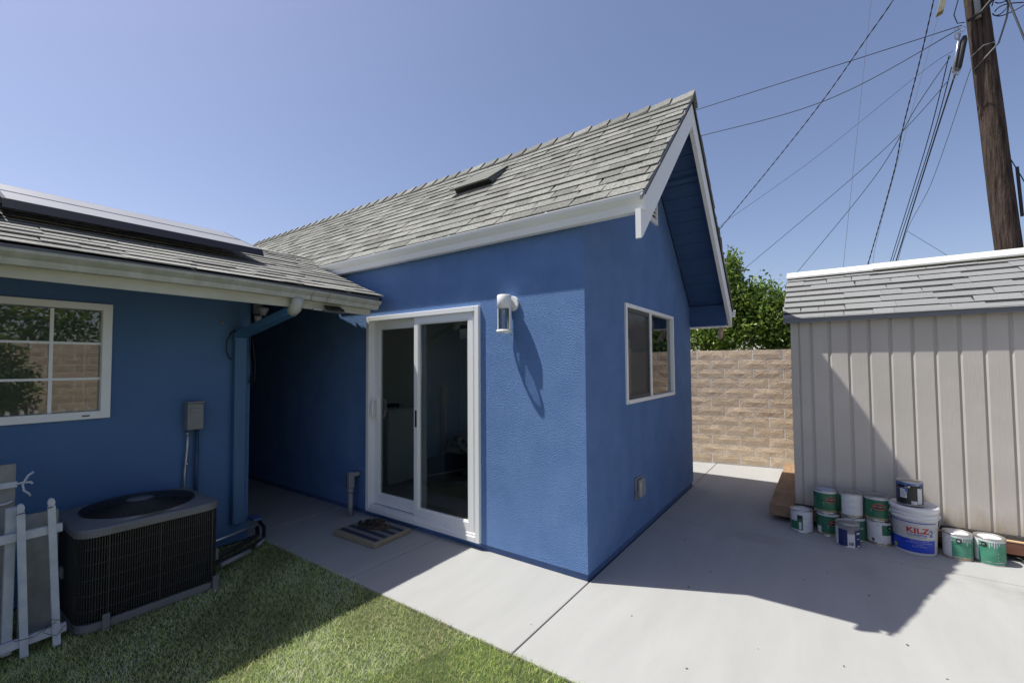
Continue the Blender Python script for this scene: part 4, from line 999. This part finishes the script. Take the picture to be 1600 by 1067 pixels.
def paint_can(c, a, label, kind, z=0., rim=can_steel, bail=True, group='paint cans by the shed', r=GR, h=GH):
    """a = azimuth (radians) that faces the camera"""
    c = (c[0], c[1], z); t = thing('paint_can', c, label, 'paint can', group)
    rf = lambda zz: r
    MB().lathe([(0, .003), (r-.004, .003), (r-.004, 0), (r+.002, 0), (r+.003, .004), (r, .008), (r, h-.010), (r+.003, h-.006), (r+.003, h), (r-.002, h+.001), (r-.004, h-.005), (r-.009, h-.006), (r-.012, h-.001), (r-.016, h-.001), (r-.02, h-.006), (0, h-.006)], c, 36).build('body', rim, t)
    A = lambda d: a+R(d)
    def ov(d, zz, s=1.):   # oval logo with lettering
        m = MB(); N = 28
        for k, (rx, rz_, mt) in enumerate(((.046*s, .023*s, lbl_redline), (.039*s, .017*s, lbl_black))):
            m = MB(); cc = A(d); vs = []; K = 12
            for q in range(K+1):
                u = rx*math.sin(math.pi*(q/K-.5)); hh = rz_*abs(math.cos(math.pi*(q/K-.5)))**.8; rr = r+.0012+k*.0005
                for sgn_ in (-1, 1): vs.append((c[0]+rr*math.cos(cc+u/r), c[1]+rr*math.sin(cc+u/r), c[2]+zz+sgn_*hh))
            m.add(vs, [(2*q, 2*q+2, 2*q+3, 2*q+1) for q in range(K)], True); m.build('logo_oval', mt, t)
        wrap_text('Dunn-Edwards', .0125*s, c, rf, cc, zz-.0005, lbl_white, t, shear=.3, off=.0024)
        wrap_text('PAINTS', .0075*s, c, rf, cc, zz-.010, lbl_redline, t, off=.0024)
    def ear(d, zz=.145):
        cc = A(d); p = Vector((c[0]+r*math.cos(cc), c[1]+r*math.sin(cc), c[2]+zz)); n_ = Vector((math.cos(cc), math.sin(cc), 0))
        m = MB(); m.tube([p, p+n_*.004], .017, 14); m.build('ear', rubber, t); m = MB(); m.tube([p+n_*.004, p+n_*.007], .008, 10); m.build('ear_button', can_steel, t)
        return p+n_*.009
    def bailw(d0, d1, drop, toward):
        p0 = ear(d0); p1 = ear(d1); pts = []
        for q in lin(0, 1, 13):
            cc = A(d0+(d1-d0)*q); rr = r+.006+.012*math.sin(math.pi*q)
            pts.append((c[0]+rr*math.cos(cc), c[1]+rr*math.sin(cc), c[2]+.145-drop*math.sin(math.pi*q)))
        MB().tube(pts, .0013, 5).build('bail', steel, t)
    top = M('lid_dull', (.22, .22, .22), (.38, .37, .35), rough=.45, metal=.5, scale=25)
    MB().disc((c[0], c[1], c[2]+h-.0055), r-.02, 28).build('lid', {'blue': M('lid_blue_paint', (.16, .28, .60), (.6, .6, .62), rough=.4, scale=18)}.get(kind[1], {'white': lbl_white}.get(kind[1], top)), t)
    k = kind[0]
    if k == 'green_logo':
        band(c, rf, A(-150), A(150), .010, h-.022, lbl_green, t); band(c, rf, A(-150), A(150), h-.021, h-.009, lbl_white, t, off=.0012)
        ov(kind[2], .115)
        wrap_text('00', .012, c, rf, A(kind[2]-38), .085, lbl_white, t); wrap_text('8', .011, c, rf, A(kind[2]-38), .068, lbl_white, t)
        ear(-72)
        if len(kind) > 3: band(c, rf, A(-62), A(-35), .02, .075, lbl_white, t, off=.0014)
        band(c, rf, A(-150), A(150), .010, .022+.004, can_rust, t, off=.0012, jag=.006)
    elif k == 'white_back':
        band(c, rf, A(-150), A(150), .012, h-.009, lbl_white, t)
        band(c, rf, A(-95), A(-48), .014, h-.022, lbl_green, t, off=.0012)
        for q in range(9): wrap_text('lorem'[:0]+('|' * 0)+'—'*9, .0065, c, rf, A(12), .15-q*.013, M('faint_print', (.42, .43, .46), rough=.6), t, off=.0016)
        band(c, rf, A(-150), A(150), .006, .016, can_rust, t, off=.0012)
    elif k == 'single':
        band(c, rf, A(-150), A(150), .010, h-.009, lbl_white, t)
        band(c, rf, A(-75), A(-24), .022, .096, lbl_green, t, off=.0012); band(c, rf, A(-24), A(6), .022, .150, lbl_green, t, off=.0014)
        band(c, rf, A(-20), A(2), .115, .148, lbl_black, t, off=.0018); band(c, rf, A(-14), A(-2), .03, .09, lbl_white, t, off=.0018)
        wrap_text('000', .010, c, rf, A(-8), .05, lbl_green, t, off=.0022)
    elif k == 'white_green':
        band(c, rf, A(-150), A(12), .022, h-.009, lbl_white, t); band(c, rf, A(12), A(150), .085, h-.024, lbl_green, t); band(c, rf, A(12), A(150), h-.0235, h-.009, lbl_white, t)
        band(c, rf, A(16), A(58), .024, .084, lbl_white, t, off=.0012)
        wrap_text('4091', .0105, c, rf, A(-6), h-.032, lbl_black, t, off=.0014)
        # dark splash
        band(c, rf, A(-32), A(-24), .022, .048, lbl_black, t, off=.0016, jag=.01); band(c, rf, A(-36), A(-22), .040, .052, lbl_black, t, off=.0018)
        for q in range(6): wrap_text('—'*7, .006, c, rf, A(-15), .12-q*.012, M('faint_print', (.42, .43, .46), rough=.6), t, off=.0016)
        band(c, rf, A(-150), A(150), .006, .018, can_rust, t, off=.0012); bailw(48, 170, .05, 0)
    elif k == 'green_plain':
        band(c, rf, A(-150), A(150), .012, h-.022, lbl_green, t); band(c, rf, A(-150), A(150), h-.021, h-.009, lbl_white, t, off=.0012)
        wrap_text('00', .024, c, rf, A(42), .10, lbl_white, t)
    elif k == 'light_green':
        lw_ = kind[2]
        band(c, rf, A(-150), A(lw_), .014, h-.012, lbl_white, t, jag=.006); band(c, rf, A(lw_), A(150), .024, h-.026, lbl_green2, t, jag=.006); band(c, rf, A(lw_), A(150), h-.0255, h-.009, lbl_white, t, off=.0012)
        wrap_text('0', .017, c, rf, A(lw_+72), .082, lbl_white, t); wrap_text('0', .015, c, rf, A(lw_+72), .058, lbl_white, t); wrap_text('0', .013, c, rf, A(lw_+72), .036, lbl_white, t)
        wrap_text('4091', .010, c, rf, A(lw_-28), h-.034, lbl_black, t, off=.0014)
        for z_ in (.145, .15, .155): band(c, rf, A(lw_+1), A(150), z_-.0006, z_, lbl_white, t, off=.0012)
        for dz in range(5): band(c, rf, A(lw_+40+dz*9), A(lw_+43+dz*9), h-.055+random.uniform(-.02, .01), h-.02, lbl_white, t, off=.0016)
        band(c, rf, A(-150), A(150), .006, .022, can_rust if lw_ > -40 else lbl_green2, t, off=.0006); bailw(kind[3], kind[3]-150, .0, 0)
    elif k == 'navy':
        band(c, rf, A(-150), A(-50), .008, h-.03, lbl_white, t); band(c, rf, A(-49), A(-2), .010, h-.045, lbl_navy, t); band(c, rf, A(-2), A(34), .010, h-.075, lbl_white, t); band(c, rf, A(34), A(150), .006, h-.045, lbl_navy, t)
        wrap_text('▌║█'.replace('▌', 'I').replace('║', 'II').replace('█', 'I'), .034, c, rf, A(17), .022, lbl_black, t, bold=.0008)
        band(c, rf, A(44), A(70), .108, .122, lbl_white, t, off=.0016); band(c, rf, A(46), A(66), .070, .075, lbl_white, t, off=.0016); band(c, rf, A(46), A(70), .012, .022, lbl_white, t, off=.0016)
        wrap_text('BEHR'[:0]+'PAINT', .014, c, rf, A(54), .128, lbl_white, t, off=.0018) if False else None
    elif k == 'black':
        band(c, rf, A(-150), A(150), .006, h-.024, lbl_black, t)
        band(c, rf, A(-44), A(-12), .055, .125, lbl_white, t, off=.0014); band(c, rf, A(34), A(60), .015, .135, lbl_white, t, off=.0014); band(c, rf, A(6), A(32), .010, .036, lbl_white, t, off=.0014)
        for q in range(6): band(c, rf, A(-40), A(-18+3*(q % 3)), .062+q*.009, .066+q*.009, M('grey_print', (.25, .25, .28), rough=.5), t, off=.0018)
        wrap_text('II', .018, c, rf, A(13), .014, lbl_black, t, off=.0018)
        band(c, rf, A(-150), A(150), h-.0235, h-.005, paint_blue, t, off=.0022, jag=.008)
        for d, l_ in ((-60, .12), (-20, .05), (-14, .065), (48, .03)): band(c, rf, A(d), A(d+6), h-.02-l_, h-.02, paint_blue, t, off=.0022)
        bailw(-2, -120, .02, 0)
    return t
def az(c): return math.atan2(CAM.y-c[1], CAM.x-c[0])
def can(c, *a, **k): return paint_can(c, az(c), *a, **k)
can((1.152, 1.955), 'white and green paint can standing alone leftmost in front of the platform', ('single', 'white'))
can((1.345, 1.985), 'green paint can with red oval logo, bottom of the left stack', ('green_logo', None, 38, 1))
can((1.330, 1.990), 'green paint can with red oval logo and blue smeared lid, top of the left stack', ('green_logo', 'blue', 30), z=GH+.002)
can((1.520, 1.985), 'green paint can half hidden behind the navy can, bottom of the middle stack', ('green_plain', None))
can((1.507, 1.995), 'paint can showing its white back label, top of the middle stack', ('white_back', None), z=GH+.002)
can((1.690, 1.985), 'paint can with white label and dark splash, bottom of the right stack', ('white_green', None))
can((1.680, 1.995), 'green paint can with red oval logo, top of the stack beside the bucket', ('green_logo', None, 12), z=GH+.002)
can((1.475, 1.785), 'navy blue paint can with barcode standing in front of the stacks', ('navy', None), h=.185, r=.080)
can((2.150, 1.965), 'light green and white paint can in the sun just right of the bucket', ('light_green', 'white', -22, 5))
can((2.325, 1.985), 'light green dripped paint can in the sun, rightmost of the row', ('light_green', 'white', -42, -20))
# five gallon bucket
bc = (1.905, 1.955, 0.0); BH = .36
bk = thing('paint_bucket', bc, 'large white plastic bucket with red and blue KILZ lettering beside the cans', 'bucket')
rb = lambda z: .128+.016*z/BH
MB().lathe([(0, .006), (rb(0)-.006, .006), (rb(0)-.004, 0), (rb(0), .004), (rb(.27), .27), (rb(.27)+.008, .272), (rb(.27)+.008, .278), (rb(.285), .281), (rb(.30), .299), (rb(.3)+.008, .301), (rb(.3)+.008, .308), (rb(.315), .311), (rb(.33), .33), (rb(.33)+.006, .331)], bc, 48).build('body', bucket_w, bk)
MB().lathe([(rb(.33)+.006, .328), (rb(.33)+.009, .330), (rb(.34)+.010, .352), (rb(.34)+.006, .362), (rb(.34)-.004, .364), (rb(.34)-.010, .352), (0, .352)], bc, 48).build('lid', bucket_w, bk)
ab = az(bc)
band(bc, rb, ab-R(85), ab+R(58), .022, .120, lbl_blue, bk, off=.0012); band(bc, rb, ab-R(85), ab+R(62), .245, .252, lbl_blue, bk, off=.0012)
wrap_text('KILZ', .056, bc, rb, ab+R(8), .172, lbl_red, bk, bold=.0016, sx=1.22)
wrap_text('ALL-PURPOSE', .0185, bc, rb, ab+R(7), .150, lbl_blue, bk, bold=.0005, sx=1.05)
wrap_text('2', .070, bc, rb, ab+R(44), .150, lbl_blue, bk, bold=.0005)
wrap_text('INTERIOR / EXTERIOR PRIMER', .0085, bc, rb, ab+R(7), .138, lbl_navy, bk)
for q, tx in enumerate(('SEALER - PRIMER - STAINBLOCKER', 'GREAT ADHESION TO WALLS & WOODWORK', 'LOW ODOR', 'SELLADOR - IMPRIMADOR')): wrap_text(tx, .0075, bc, rb, ab+R(12), .108-q*.014, lbl_white, bk, off=.0022)
for a_, z_ in ((ab-R(58), .046),):
    K = 8; m = MB(); vs = []
    for q in range(K+1):
        u = .017*math.sin(math.pi*(q/K-.5)); hh = .016*math.cos(math.pi*(q/K-.5))
        for g_ in (-1, 1): vs.append((bc[0]+(rb(z_)+.0026)*math.cos(a_+u/.13), bc[1]+(rb(z_)+.0026)*math.sin(a_+u/.13), z_+g_*hh))
    m.add(vs, [(2*q, 2*q+2, 2*q+3, 2*q+1) for q in range(K)], True); m.build('round_seal', lbl_lime, bk)
band(bc, rb, ab-R(78), ab-R(68), .17, .225, M('grey_print', (.25, .25, .28)), bk, off=.0012)
bw_ = []
for q in lin(0, 1, 21):
    t_ = ab-R(88)+R(176)*q; rr = rb(.29)+.012; bw_.append((bc[0]+rr*math.cos(t_), bc[1]+rr*math.sin(t_), .285-.13*math.sin(math.pi*q)**.8))
MB().tube(bw_, .0018, 5).build('bail', steel, bk)
for s_ in (-1, 1):
    t_ = ab+s_*R(88); MB().tube([(bc[0]+rb(.29)*math.cos(t_), bc[1]+rb(.29)*math.sin(t_), .287), (bc[0]+(rb(.29)+.014)*math.cos(t_), bc[1]+(rb(.29)+.014)*math.sin(t_), .287)], .012, 10).build('ear', bucket_w, bk)
can((1.885, 1.95), 'black paint can with blue drips standing on the lid of the white bucket', ('black', None), z=.3645, h=.18, r=.081)

# ------------------------------------------------------------------ trees and shrubs
def leaves(pts_n, blobs, lmin, lmax, seed, up=.3):
    rg = np.random.RandomState(seed); n = pts_n
    wts = np.array([b[3]*b[4]*b[5] for b in blobs])**.75; idx = rg.choice(len(blobs), n, p=wts/wts.sum()); Bm = np.array(blobs)[idx]
    u = rg.normal(size=(n, 3)); u /= np.linalg.norm(u, axis=1)[:, None]; rad = rg.uniform(.05, 1, n)**.42
    lump = 1+.22*np.sin(u[:, 0]*7+Bm[:, 0]*9)*np.cos(u[:, 2]*6+Bm[:, 1]*5)+.14*rg.normal(size=n)*(rad > .8)
    c = Bm[:, :3]+u*(rad*lump)[:, None]*Bm[:, 3:6]
    l = rg.uniform(lmin, lmax, n); d = u*.5+rg.normal(size=(n, 3))*.7; d[:, 2] += up*.3; d /= np.linalg.norm(d, axis=1)[:, None]
    nn_ = np.cross(d, rg.normal(size=(n, 3))+np.array([0, 0, .0])); nn_ /= np.linalg.norm(nn_, axis=1)[:, None]
    s = np.cross(nn_, d)
    w_ = l*.24
    V = np.empty((n, 6, 3), np.float32)
    V[:, 0] = c-d*(l/2)[:, None]; V[:, 1] = c-d*(l*.08)[:, None]+s*w_[:, None]+nn_*(l*.04)[:, None]; V[:, 2] = c+d*(l*.25)[:, None]+s*(w_*.8)[:, None]+nn_*(l*.04)[:, None]
    V[:, 3] = c+d*(l/2)[:, None]; V[:, 4] = c+d*(l*.25)[:, None]-s*(w_*.8)[:, None]+nn_*(l*.04)[:, None]; V[:, 5] = c-d*(l*.08)[:, None]-s*w_[:, None]+nn_*(l*.04)[:, None]
    return V
def leaf_obj(name, V, mat, parent, **kw):
    n = len(V); L = np.array(wloc(parent), np.float32) if parent else 0
    me = bpy.data.meshes.new(name); me.vertices.add(n*6); me.vertices.foreach_set('co', (V-L).ravel())
    q = (np.arange(n)*6)[:, None]; f_ = np.concatenate([q+np.array([[0, 1, 2, 3]]), q+np.array([[0, 3, 4, 5]])], 1).astype(np.int32).reshape(-1, 4)
    me.loops.add(f_.size); me.loops.foreach_set('vertex_index', f_.ravel()); me.polygons.add(len(f_)); me.polygons.foreach_set('loop_start', np.arange(len(f_), dtype=np.int32)*4)
    me.update(calc_edges=True); me.materials.append(mat); o = bpy.data.objects.new(name, me); COL.objects.link(o)
    if parent: o.parent = parent
    return tag(o, **kw)
def tree(loc, blobs, n, label, trunk, lm=(.05, .085), mat=None, seed=1, name='citrus_tree', cat='tree', group=None):
    t = thing(name, loc, label, cat, group)
    m = MB(); rg = random.Random(seed)
    for pts, r0, r1 in trunk: m.tube(pts, [r0+(r1-r0)*k/(len(pts)-1) for k in range(len(pts))], 8)
    for b in blobs:
        for k in range(3):
            e = Vector(b[:3])+Vector((rg.uniform(-.6, .6)*b[3], rg.uniform(-.6, .6)*b[4], rg.uniform(-.2, .8)*b[5])); s_ = Vector(trunk[0][0][-1]); mid = (s_+e)/2+Vector((rg.uniform(-.1, .1), rg.uniform(-.1, .1), rg.uniform(-.05, .1)))
            m.tube([s_, mid, e], [.018, .012, .005], 5)
    m.build('trunk', bark, t); leaf_obj('crown', leaves(n, blobs, *lm, seed), mat or leaf_a, t); return t
tree((.0, 5.4, 0), [(.02, 5.35, 2.45, .42, .45, .62), (.12, 5.35, 3.0, .20, .25, .40), (.45, 5.5, 2.35, .42, .5, .55), (-.25, 5.5, 2.1, .45, .45, .5), (.62, 5.35, 2.1, .30, .4, .42), (.10, 5.2, 1.95, .45, .35, .35)], 15000,
     'leafy green citrus tree rising above the block wall right of the gable', [([(.02, 5.4, 0), (-.02, 5.4, 1.0), (-.05, 5.38, 1.7), (.02, 5.36, 2.2)], .09, .05), ([(-.05, 5.38, 1.6), (-.15, 5.4, 1.9), (-.25, 5.45, 2.3)], .05, .02)], seed=3)
tree((.95, 5.7, 0), [(.80, 5.6, 2.2, .32, .4, .50), (1.1, 5.7, 2.0, .4, .45, .45), (.85, 5.4, 1.8, .4, .3, .35), (1.5, 5.8, 1.9, .4, .4, .4)], 9000,
     'lower green shrub over the block wall against the shed roof', [([(.95, 5.7, 0), (.95, 5.68, 1.0), (.9, 5.65, 1.6)], .05, .03)], seed=5, name='garden_shrub', cat='shrub')
tree((-1.2, 5.8, 0), [(-1.0, 5.6, 2.0, .6, .5, .6), (-1.8, 5.8, 2.2, .6, .5, .7)], 5000, 'green tree hidden mostly behind the blue house', [([(-1.2, 5.8, 0), (-1.2, 5.75, 1.0), (-1.1, 5.7, 1.7)], .07, .04)], seed=9)
tree((1.75, 5.2, 0), [(1.5, 5.15, 2.0, .25, .25, .2), (1.85, 5.15, 1.95, .3, .25, .22)], 4500, 'pink flowering bush on the wall behind the shed, mirrored in the gable window', [([(1.7, 5.25, 0), (1.7, 5.2, 1.0), (1.68, 5.18, 1.7)], .03, .02)], lm=(.03, .05), mat=leaf_p, seed=12, name='flowering_bush', cat='shrub')
tree((3.7, -1.8, 0), [(3.6, -2.0, 1.6, .45, .5, .6), (3.7, -2.5, 1.9, .4, .6, .55), (3.6, -1.7, 1.2, .35, .35, .5), (3.7, -3.0, 1.6, .4, .5, .7)], 8000, 'large green bush before the right boundary wall, mirrored in the gridded window', [([(3.7, -2.2, 0), (3.7, -2.2, .6), (3.68, -2.2, 1.2)], .06, .04)], seed=15, mat=leaf_b, name='garden_shrub', cat='shrub')
tree((6.2, -2.2, 0), [(6.0, -2.6, 2.9, .9, 1.2, 1.4), (6.0, -.9, 2.7, .9, 1.1, 1.2), (6.2, -4.0, 3.0, .9, 1.1, 1.3)], 9000, 'broad tree beyond the right boundary wall, mirrored in the gridded window', [([(6.2, -2.2, 0), (6.2, -2.2, 1.2), (6.1, -2.2, 2.2)], .12, .07)], seed=17, mat=leaf_b, lm=(.09, .14), name='broad_tree')
# picket fence to the right of the camera, mirrored in the gridded window
f2 = thing('picket_fence', (2.7, -2, 0), 'white picket fence to the right of the camera, its tips mirrored in the gridded window', 'fence')
for k in range(24):
    y = -.5-k*.145; picket(f2, 2.70, y, .0, y, .86, w=.05, mat=white_trim)
for z in (.25, .70): B(2.715, 2.74, -4.0, -.4, z-.03, z+.03).build('rail', white_trim, f2)

# ------------------------------------------------------------------ utility pole and wires
up_ = thing('utility_pole', (3.5, 5.5, 0), 'tall dark brown wooden utility pole rising behind the shed', 'utility pole')
def polep(z): return Vector((3.325-(z-2.97)*.0545, 5.5, z))
m = MB(); zs = lin(0, 9.2, 60); n = 28; vs = []; rg = random.Random(2); ph = [rg.uniform(0, 6.28) for _ in range(8)]
for z in zs:
    p = polep(z); r0 = .138-.004*z
    for k in range(n):
        t = 2*math.pi*k/n; rr = r0*(1+.018*math.sin(t*5+ph[0]+z*.7)+.012*math.sin(t*11+ph[1]+z*1.9)+.010*math.sin(t*17+ph[2]-z*3)+rg.uniform(-.006, .006)); vs.append((p.x+rr*math.cos(t), p.y+rr*math.sin(t), z))
m.add(vs, [(i*n+k, i*n+(k+1) % n, (i+1)*n+(k+1) % n, (i+1)*n+k) for i in range(len(zs)-1) for k in range(n)], True); m.build('shaft', pole_m, up_)
m = MB(); m.tube([polep(5.55)+Vector((-.13, -.05, 0)), polep(5.62)+Vector((-.02, -.135, .0)), polep(5.66)+Vector((.11, -.06, 0))], .007, 6); m.build('band_wire', steel, up_)
m = MB(); m.tube([polep(5.35)+Vector((-.125, -.06, 0)), polep(5.45)+Vector((0, -.14, .02)), polep(5.62)+Vector((.13, -.08, 0)), polep(5.9)+Vector((.22, -.1, 0)), polep(6.3)+Vector((.3, -.1, 0))], .010, 6); m.build('guy_strand', wire_grey, up_)
m = MB(); m.tube([polep(6.35)+Vector((-.03, -.15, 0)), polep(6.1)+Vector((-.03, -.15, 0)), polep(6.0)+Vector((-.035, -.14, .0))], .03, 8); m.build('bracket', grey_box, up_)
m = MB(); p = polep(3.6)+Vector((.15, -.03, 0)); m.obox(p+Vector((0, 0, .05)), (.012, 0, 0), (0, .02, 0), (-.012, 0, .32)); m.build('guard_strip', wire_m, up_)
m = MB(); m.obox((2.80, 5.15, 6.75), (-.10, -.03, .62), (.028, -.02, 0), (0, .05, .0)); 
MB().obox((2.875, 5.25, 6.75), (.035, 0, .01), (0, .05, 0), (.13, .0, .58)).build('cross_arm_brace', M('grey_timber', (.20, .19, .14), (.28, .27, .2), rough=.8, scale=10), up_)
sc2 = thing('splice_closure', (2.93, 5.4, 5.5), 'black cable splice closure slung beside the utility pole', 'cable closure')
a_, b_ = Vector((2.985, 5.33, 5.80)), Vector((2.905, 5.33, 5.36))
m = MB(); m.tube([a_, a_+(b_-a_)*.06, a_+(b_-a_)*.10, b_-(b_-a_)*.10, b_], [.022, .028, .036, .036, .022], 12); m.build('body', rubber, sc2)
m = MB(); m.tube([a_+Vector((-.05, -.03, .04)), b_+Vector((-.05, -.03, -.02))], .012, 6); m.build('support_strand', steel, sc2)
m = MB()
for k in range(5):
    c = b_+Vector((random.uniform(-.06, .02), -.02, random.uniform(-.08, .02))); m.tube([c+Vector((.03*math.cos(q), .01*math.sin(3*q), .035*math.sin(q))) for q in lin(0, 5.5, 9)], .004, 4)
m.build('clamps', steel, sc2)
m = MB()
for k in range(4):
    c = a_+Vector((random.uniform(-.08, .0), -.02, random.uniform(0, .12))); m.tube([c+Vector((.03*math.cos(q), .01*math.sin(3*q), .035*math.sin(q))) for q in lin(0, 5.5, 9)], .005, 4)
m.build('upper_clamps', steel, sc2)
lc_ = thing('cable_loops', (3.4, 5.4, 6.0), 'loose black cable loops coiled at the right side of the utility pole top', 'cable')
for (cx_, cz_, rx, rz_) in ((3.42, 6.02, .14, .06), (3.40, 6.22, .12, .09), (3.33, 6.1, .07, .12), (3.36, 6.35, .15, .07)):
    MB().tube([(cx_+rx*math.cos(q), 5.4+.03*math.sin(2*q), cz_+rz_*math.sin(q)) for q in lin(-2.6, 3.0, 18)], .007, 5).build('loop', wire_m, lc_)
MB().tube([(3.02, 5.35, 6.0), (3.15, 5.33, 6.05), (3.35, 5.36, 6.30), (3.5, 5.4, 6.6)], .022, 6).build('loop', wire_m, lc_)
MB().tube([(2.95, 5.36, 6.35), (2.90, 5.36, 6.15), (2.93, 5.36, 6.02), (3.0, 5.36, 6.0)], .006, 5).build('loop', wire_m, lc_)
def wire(pts, r, label, mat=wire_m, twist=0., ext=None):
    """pts: world points the wire passes through, smooth curve"""
    P_ = [Vector(p) for p in pts]; out = []
    # carry each free end on along its own direction; ends at the pole stay there
    if (P_[0]-polep(P_[0].z)).length > .75 and P_[0].z > P_[-1].z-.2 and 'short faint' in label: pass
    elif (P_[0]-polep(P_[0].z)).length > .75: P_.insert(0, P_[0]+(P_[0]-P_[1]).normalized()*2.5)
    if (P_[-1]-polep(P_[-1].z)).length > .75: P_.append(P_[-1]+(P_[-1]-P_[-2]).normalized()*2.5)
    n = len(P_); N = 14
    for i in range(n-1):
        p0, p1, p2, p3 = P_[max(i-1, 0)], P_[i], P_[i+1], P_[min(i+2, n-1)]
        for q in range(N):
            t = q/N; out.append(.5*((2*p1)+(p2-p0)*t+(2*p0-5*p1+4*p2-p3)*t*t+(3*p1-p0-3*p2+p3)*t**3))
    out.append(P_[-1])
    m = MB()
    if twist:
        L_ = 0; fine = []
        for i in range(len(out)-1):
            for q in range(4): fine.append(out[i]+(out[i+1]-out[i])*q/4)
        for s_ in (0, math.pi):
            pp = []; L_ = 0
            for i, p in enumerate(fine):
                if i: L_ += (p-fine[i-1]).length
                d = (fine[min(i+1, len(fine)-1)]-fine[max(i-1, 0)]).normalized(); a = d.orthogonal().normalized(); b = d.cross(a)
                th = L_/twist*6.283+s_; pp.append(p+(a*math.cos(th)+b*math.sin(th))*r*.55)
            m.tube(pp, r*.75, 5)
    else: m.tube(out, r, 5)
    o = m.build('overhead_wire', mat, label=label, cat='wire', group='overhead wires'); return o
wire([(-0.575, 4.9, 5.732), (1.56, 5.1, 5.832), (2.975, 5.38, 5.985)], 0.0059, 'uppermost wire running from the utility pole behind the gable peak', wire_m, 0)
wire([(-0.584, 4.9, 5.277), (1.44, 5.1, 5.356), (2.949, 5.38, 5.944)], 0.0059, 'second wire below the top one, running from the pole to behind the gable roof', wire_m, 0)
wire([(-0.479, 6.8, 3.937), (-0.337, 6.7, 4.098), (0.751, 6.2, 5.088), (1.447, 5.8, 5.719), (1.957, 5.4, 6.217), (2.267, 5.1, 6.499), (2.475, 4.9, 6.78)], 0.0074, 'thick twisted black cable crossing in front of the other wires down to the gable eave', wire_m, 0.22)
wire([(-0.212, 4.9, 3.501), (-0.003, 4.95, 3.708), (1.288, 5.1, 4.52), (2.517, 5.3, 5.447), (2.883, 5.4, 5.685)], 0.0031, 'thin wire from the splice closure down to the lower gable eave', wire_m, 0)
wire([(-0.328, 7.2, 3.125), (0.167, 7.0, 3.425), (1.69, 6.3, 4.432), (2.378, 5.8, 4.894), (2.83, 5.38, 5.296)], 0.0047, 'wire from the pole sloping down toward the top of the citrus tree', wire_m, 0)
wire([(0.759, 8.0, 3.161), (1.008, 7.8, 3.402), (2.094, 6.4, 4.493), (2.532, 5.7, 5.166), (2.862, 5.4, 5.623)], 0.0051, 'wire sloping down from the pole to the left corner of the shed ridge', wire_m, 0)
wire([(1.707, 9.0, 3.229), (1.739, 9.0, 3.599), (2.359, 9.0, 9.148), (2.434, 9.0, 9.946)], 0.0035, 'faint thin steep wire, leftmost of those crossing the sky above the shed', wire_grey, 0)
wire([(1.927, 7.4, 2.845), (2.036, 7.2, 3.263), (2.358, 6.6, 4.58), (2.453, 6.3, 5.148), (2.621, 5.9, 5.927), (2.751, 5.6, 6.603), (2.804, 5.4, 6.981)], 0.0074, 'twisted thick cable dropping steeply behind the middle of the shed ridge', wire_m, 0.2)
wire([(2.208, 9.0, 3.172), (2.352, 9.0, 4.237), (3.44, 9.0, 8.608), (3.571, 9.0, 9.318)], 0.0035, 'faint thin steep wire just right of the thick twisted steep cable', wire_grey, 0)
wire([(2.4, 8.5, 3.201), (2.451, 8.3, 3.472), (2.735, 6.4, 4.864), (2.841, 5.38, 5.629)], 0.0062, 'left cable of the tight bundle dropping from the splice closure', wire_m, 0)
wire([(2.438, 8.5, 3.196), (2.484, 8.3, 3.467), (2.786, 6.4, 4.879), (2.86, 5.38, 5.461)], 0.0062, 'middle cable of the tight bundle dropping from the splice closure', wire_m, 0)
wire([(2.476, 8.5, 3.191), (2.53, 8.3, 3.461), (2.791, 6.9, 4.702), (2.874, 5.5, 5.272), (2.887, 5.38, 5.336)], 0.0101, 'thickest right cable of the bundle dropping from the splice closure', wire_m, 0)
wire([(2.465, 8.2, 3.144), (2.624, 7.6, 3.862), (2.859, 6.9, 4.43), (3.065, 5.5, 5.428)], 0.0039, 'thin wire dropping from the pole just right of the cable bundle', wire_grey, 0)
wire([(2.609, 7.6, 3.819), (3.203, 8.5, 3.522), (3.683, 9.0, 3.184)], 0.0039, 'short faint wire slanting right just above the shed ridge', wire_grey, 0)
wire([(3.134, 4.4, 5.807), (3.161, 4.4, 5.569), (3.235, 4.3, 5.029), (3.328, 4.2, 4.437)], 0.0094, 'thick dark cable right of the pole at the top corner of the sky', wire_m, 0)
wire([(3.413, 5.6, 4.118), (3.49, 5.5, 3.785), (3.628, 5.3, 3.154)], 0.0062, 'dark cable slanting down from the right side of the pole', wire_m, 0)
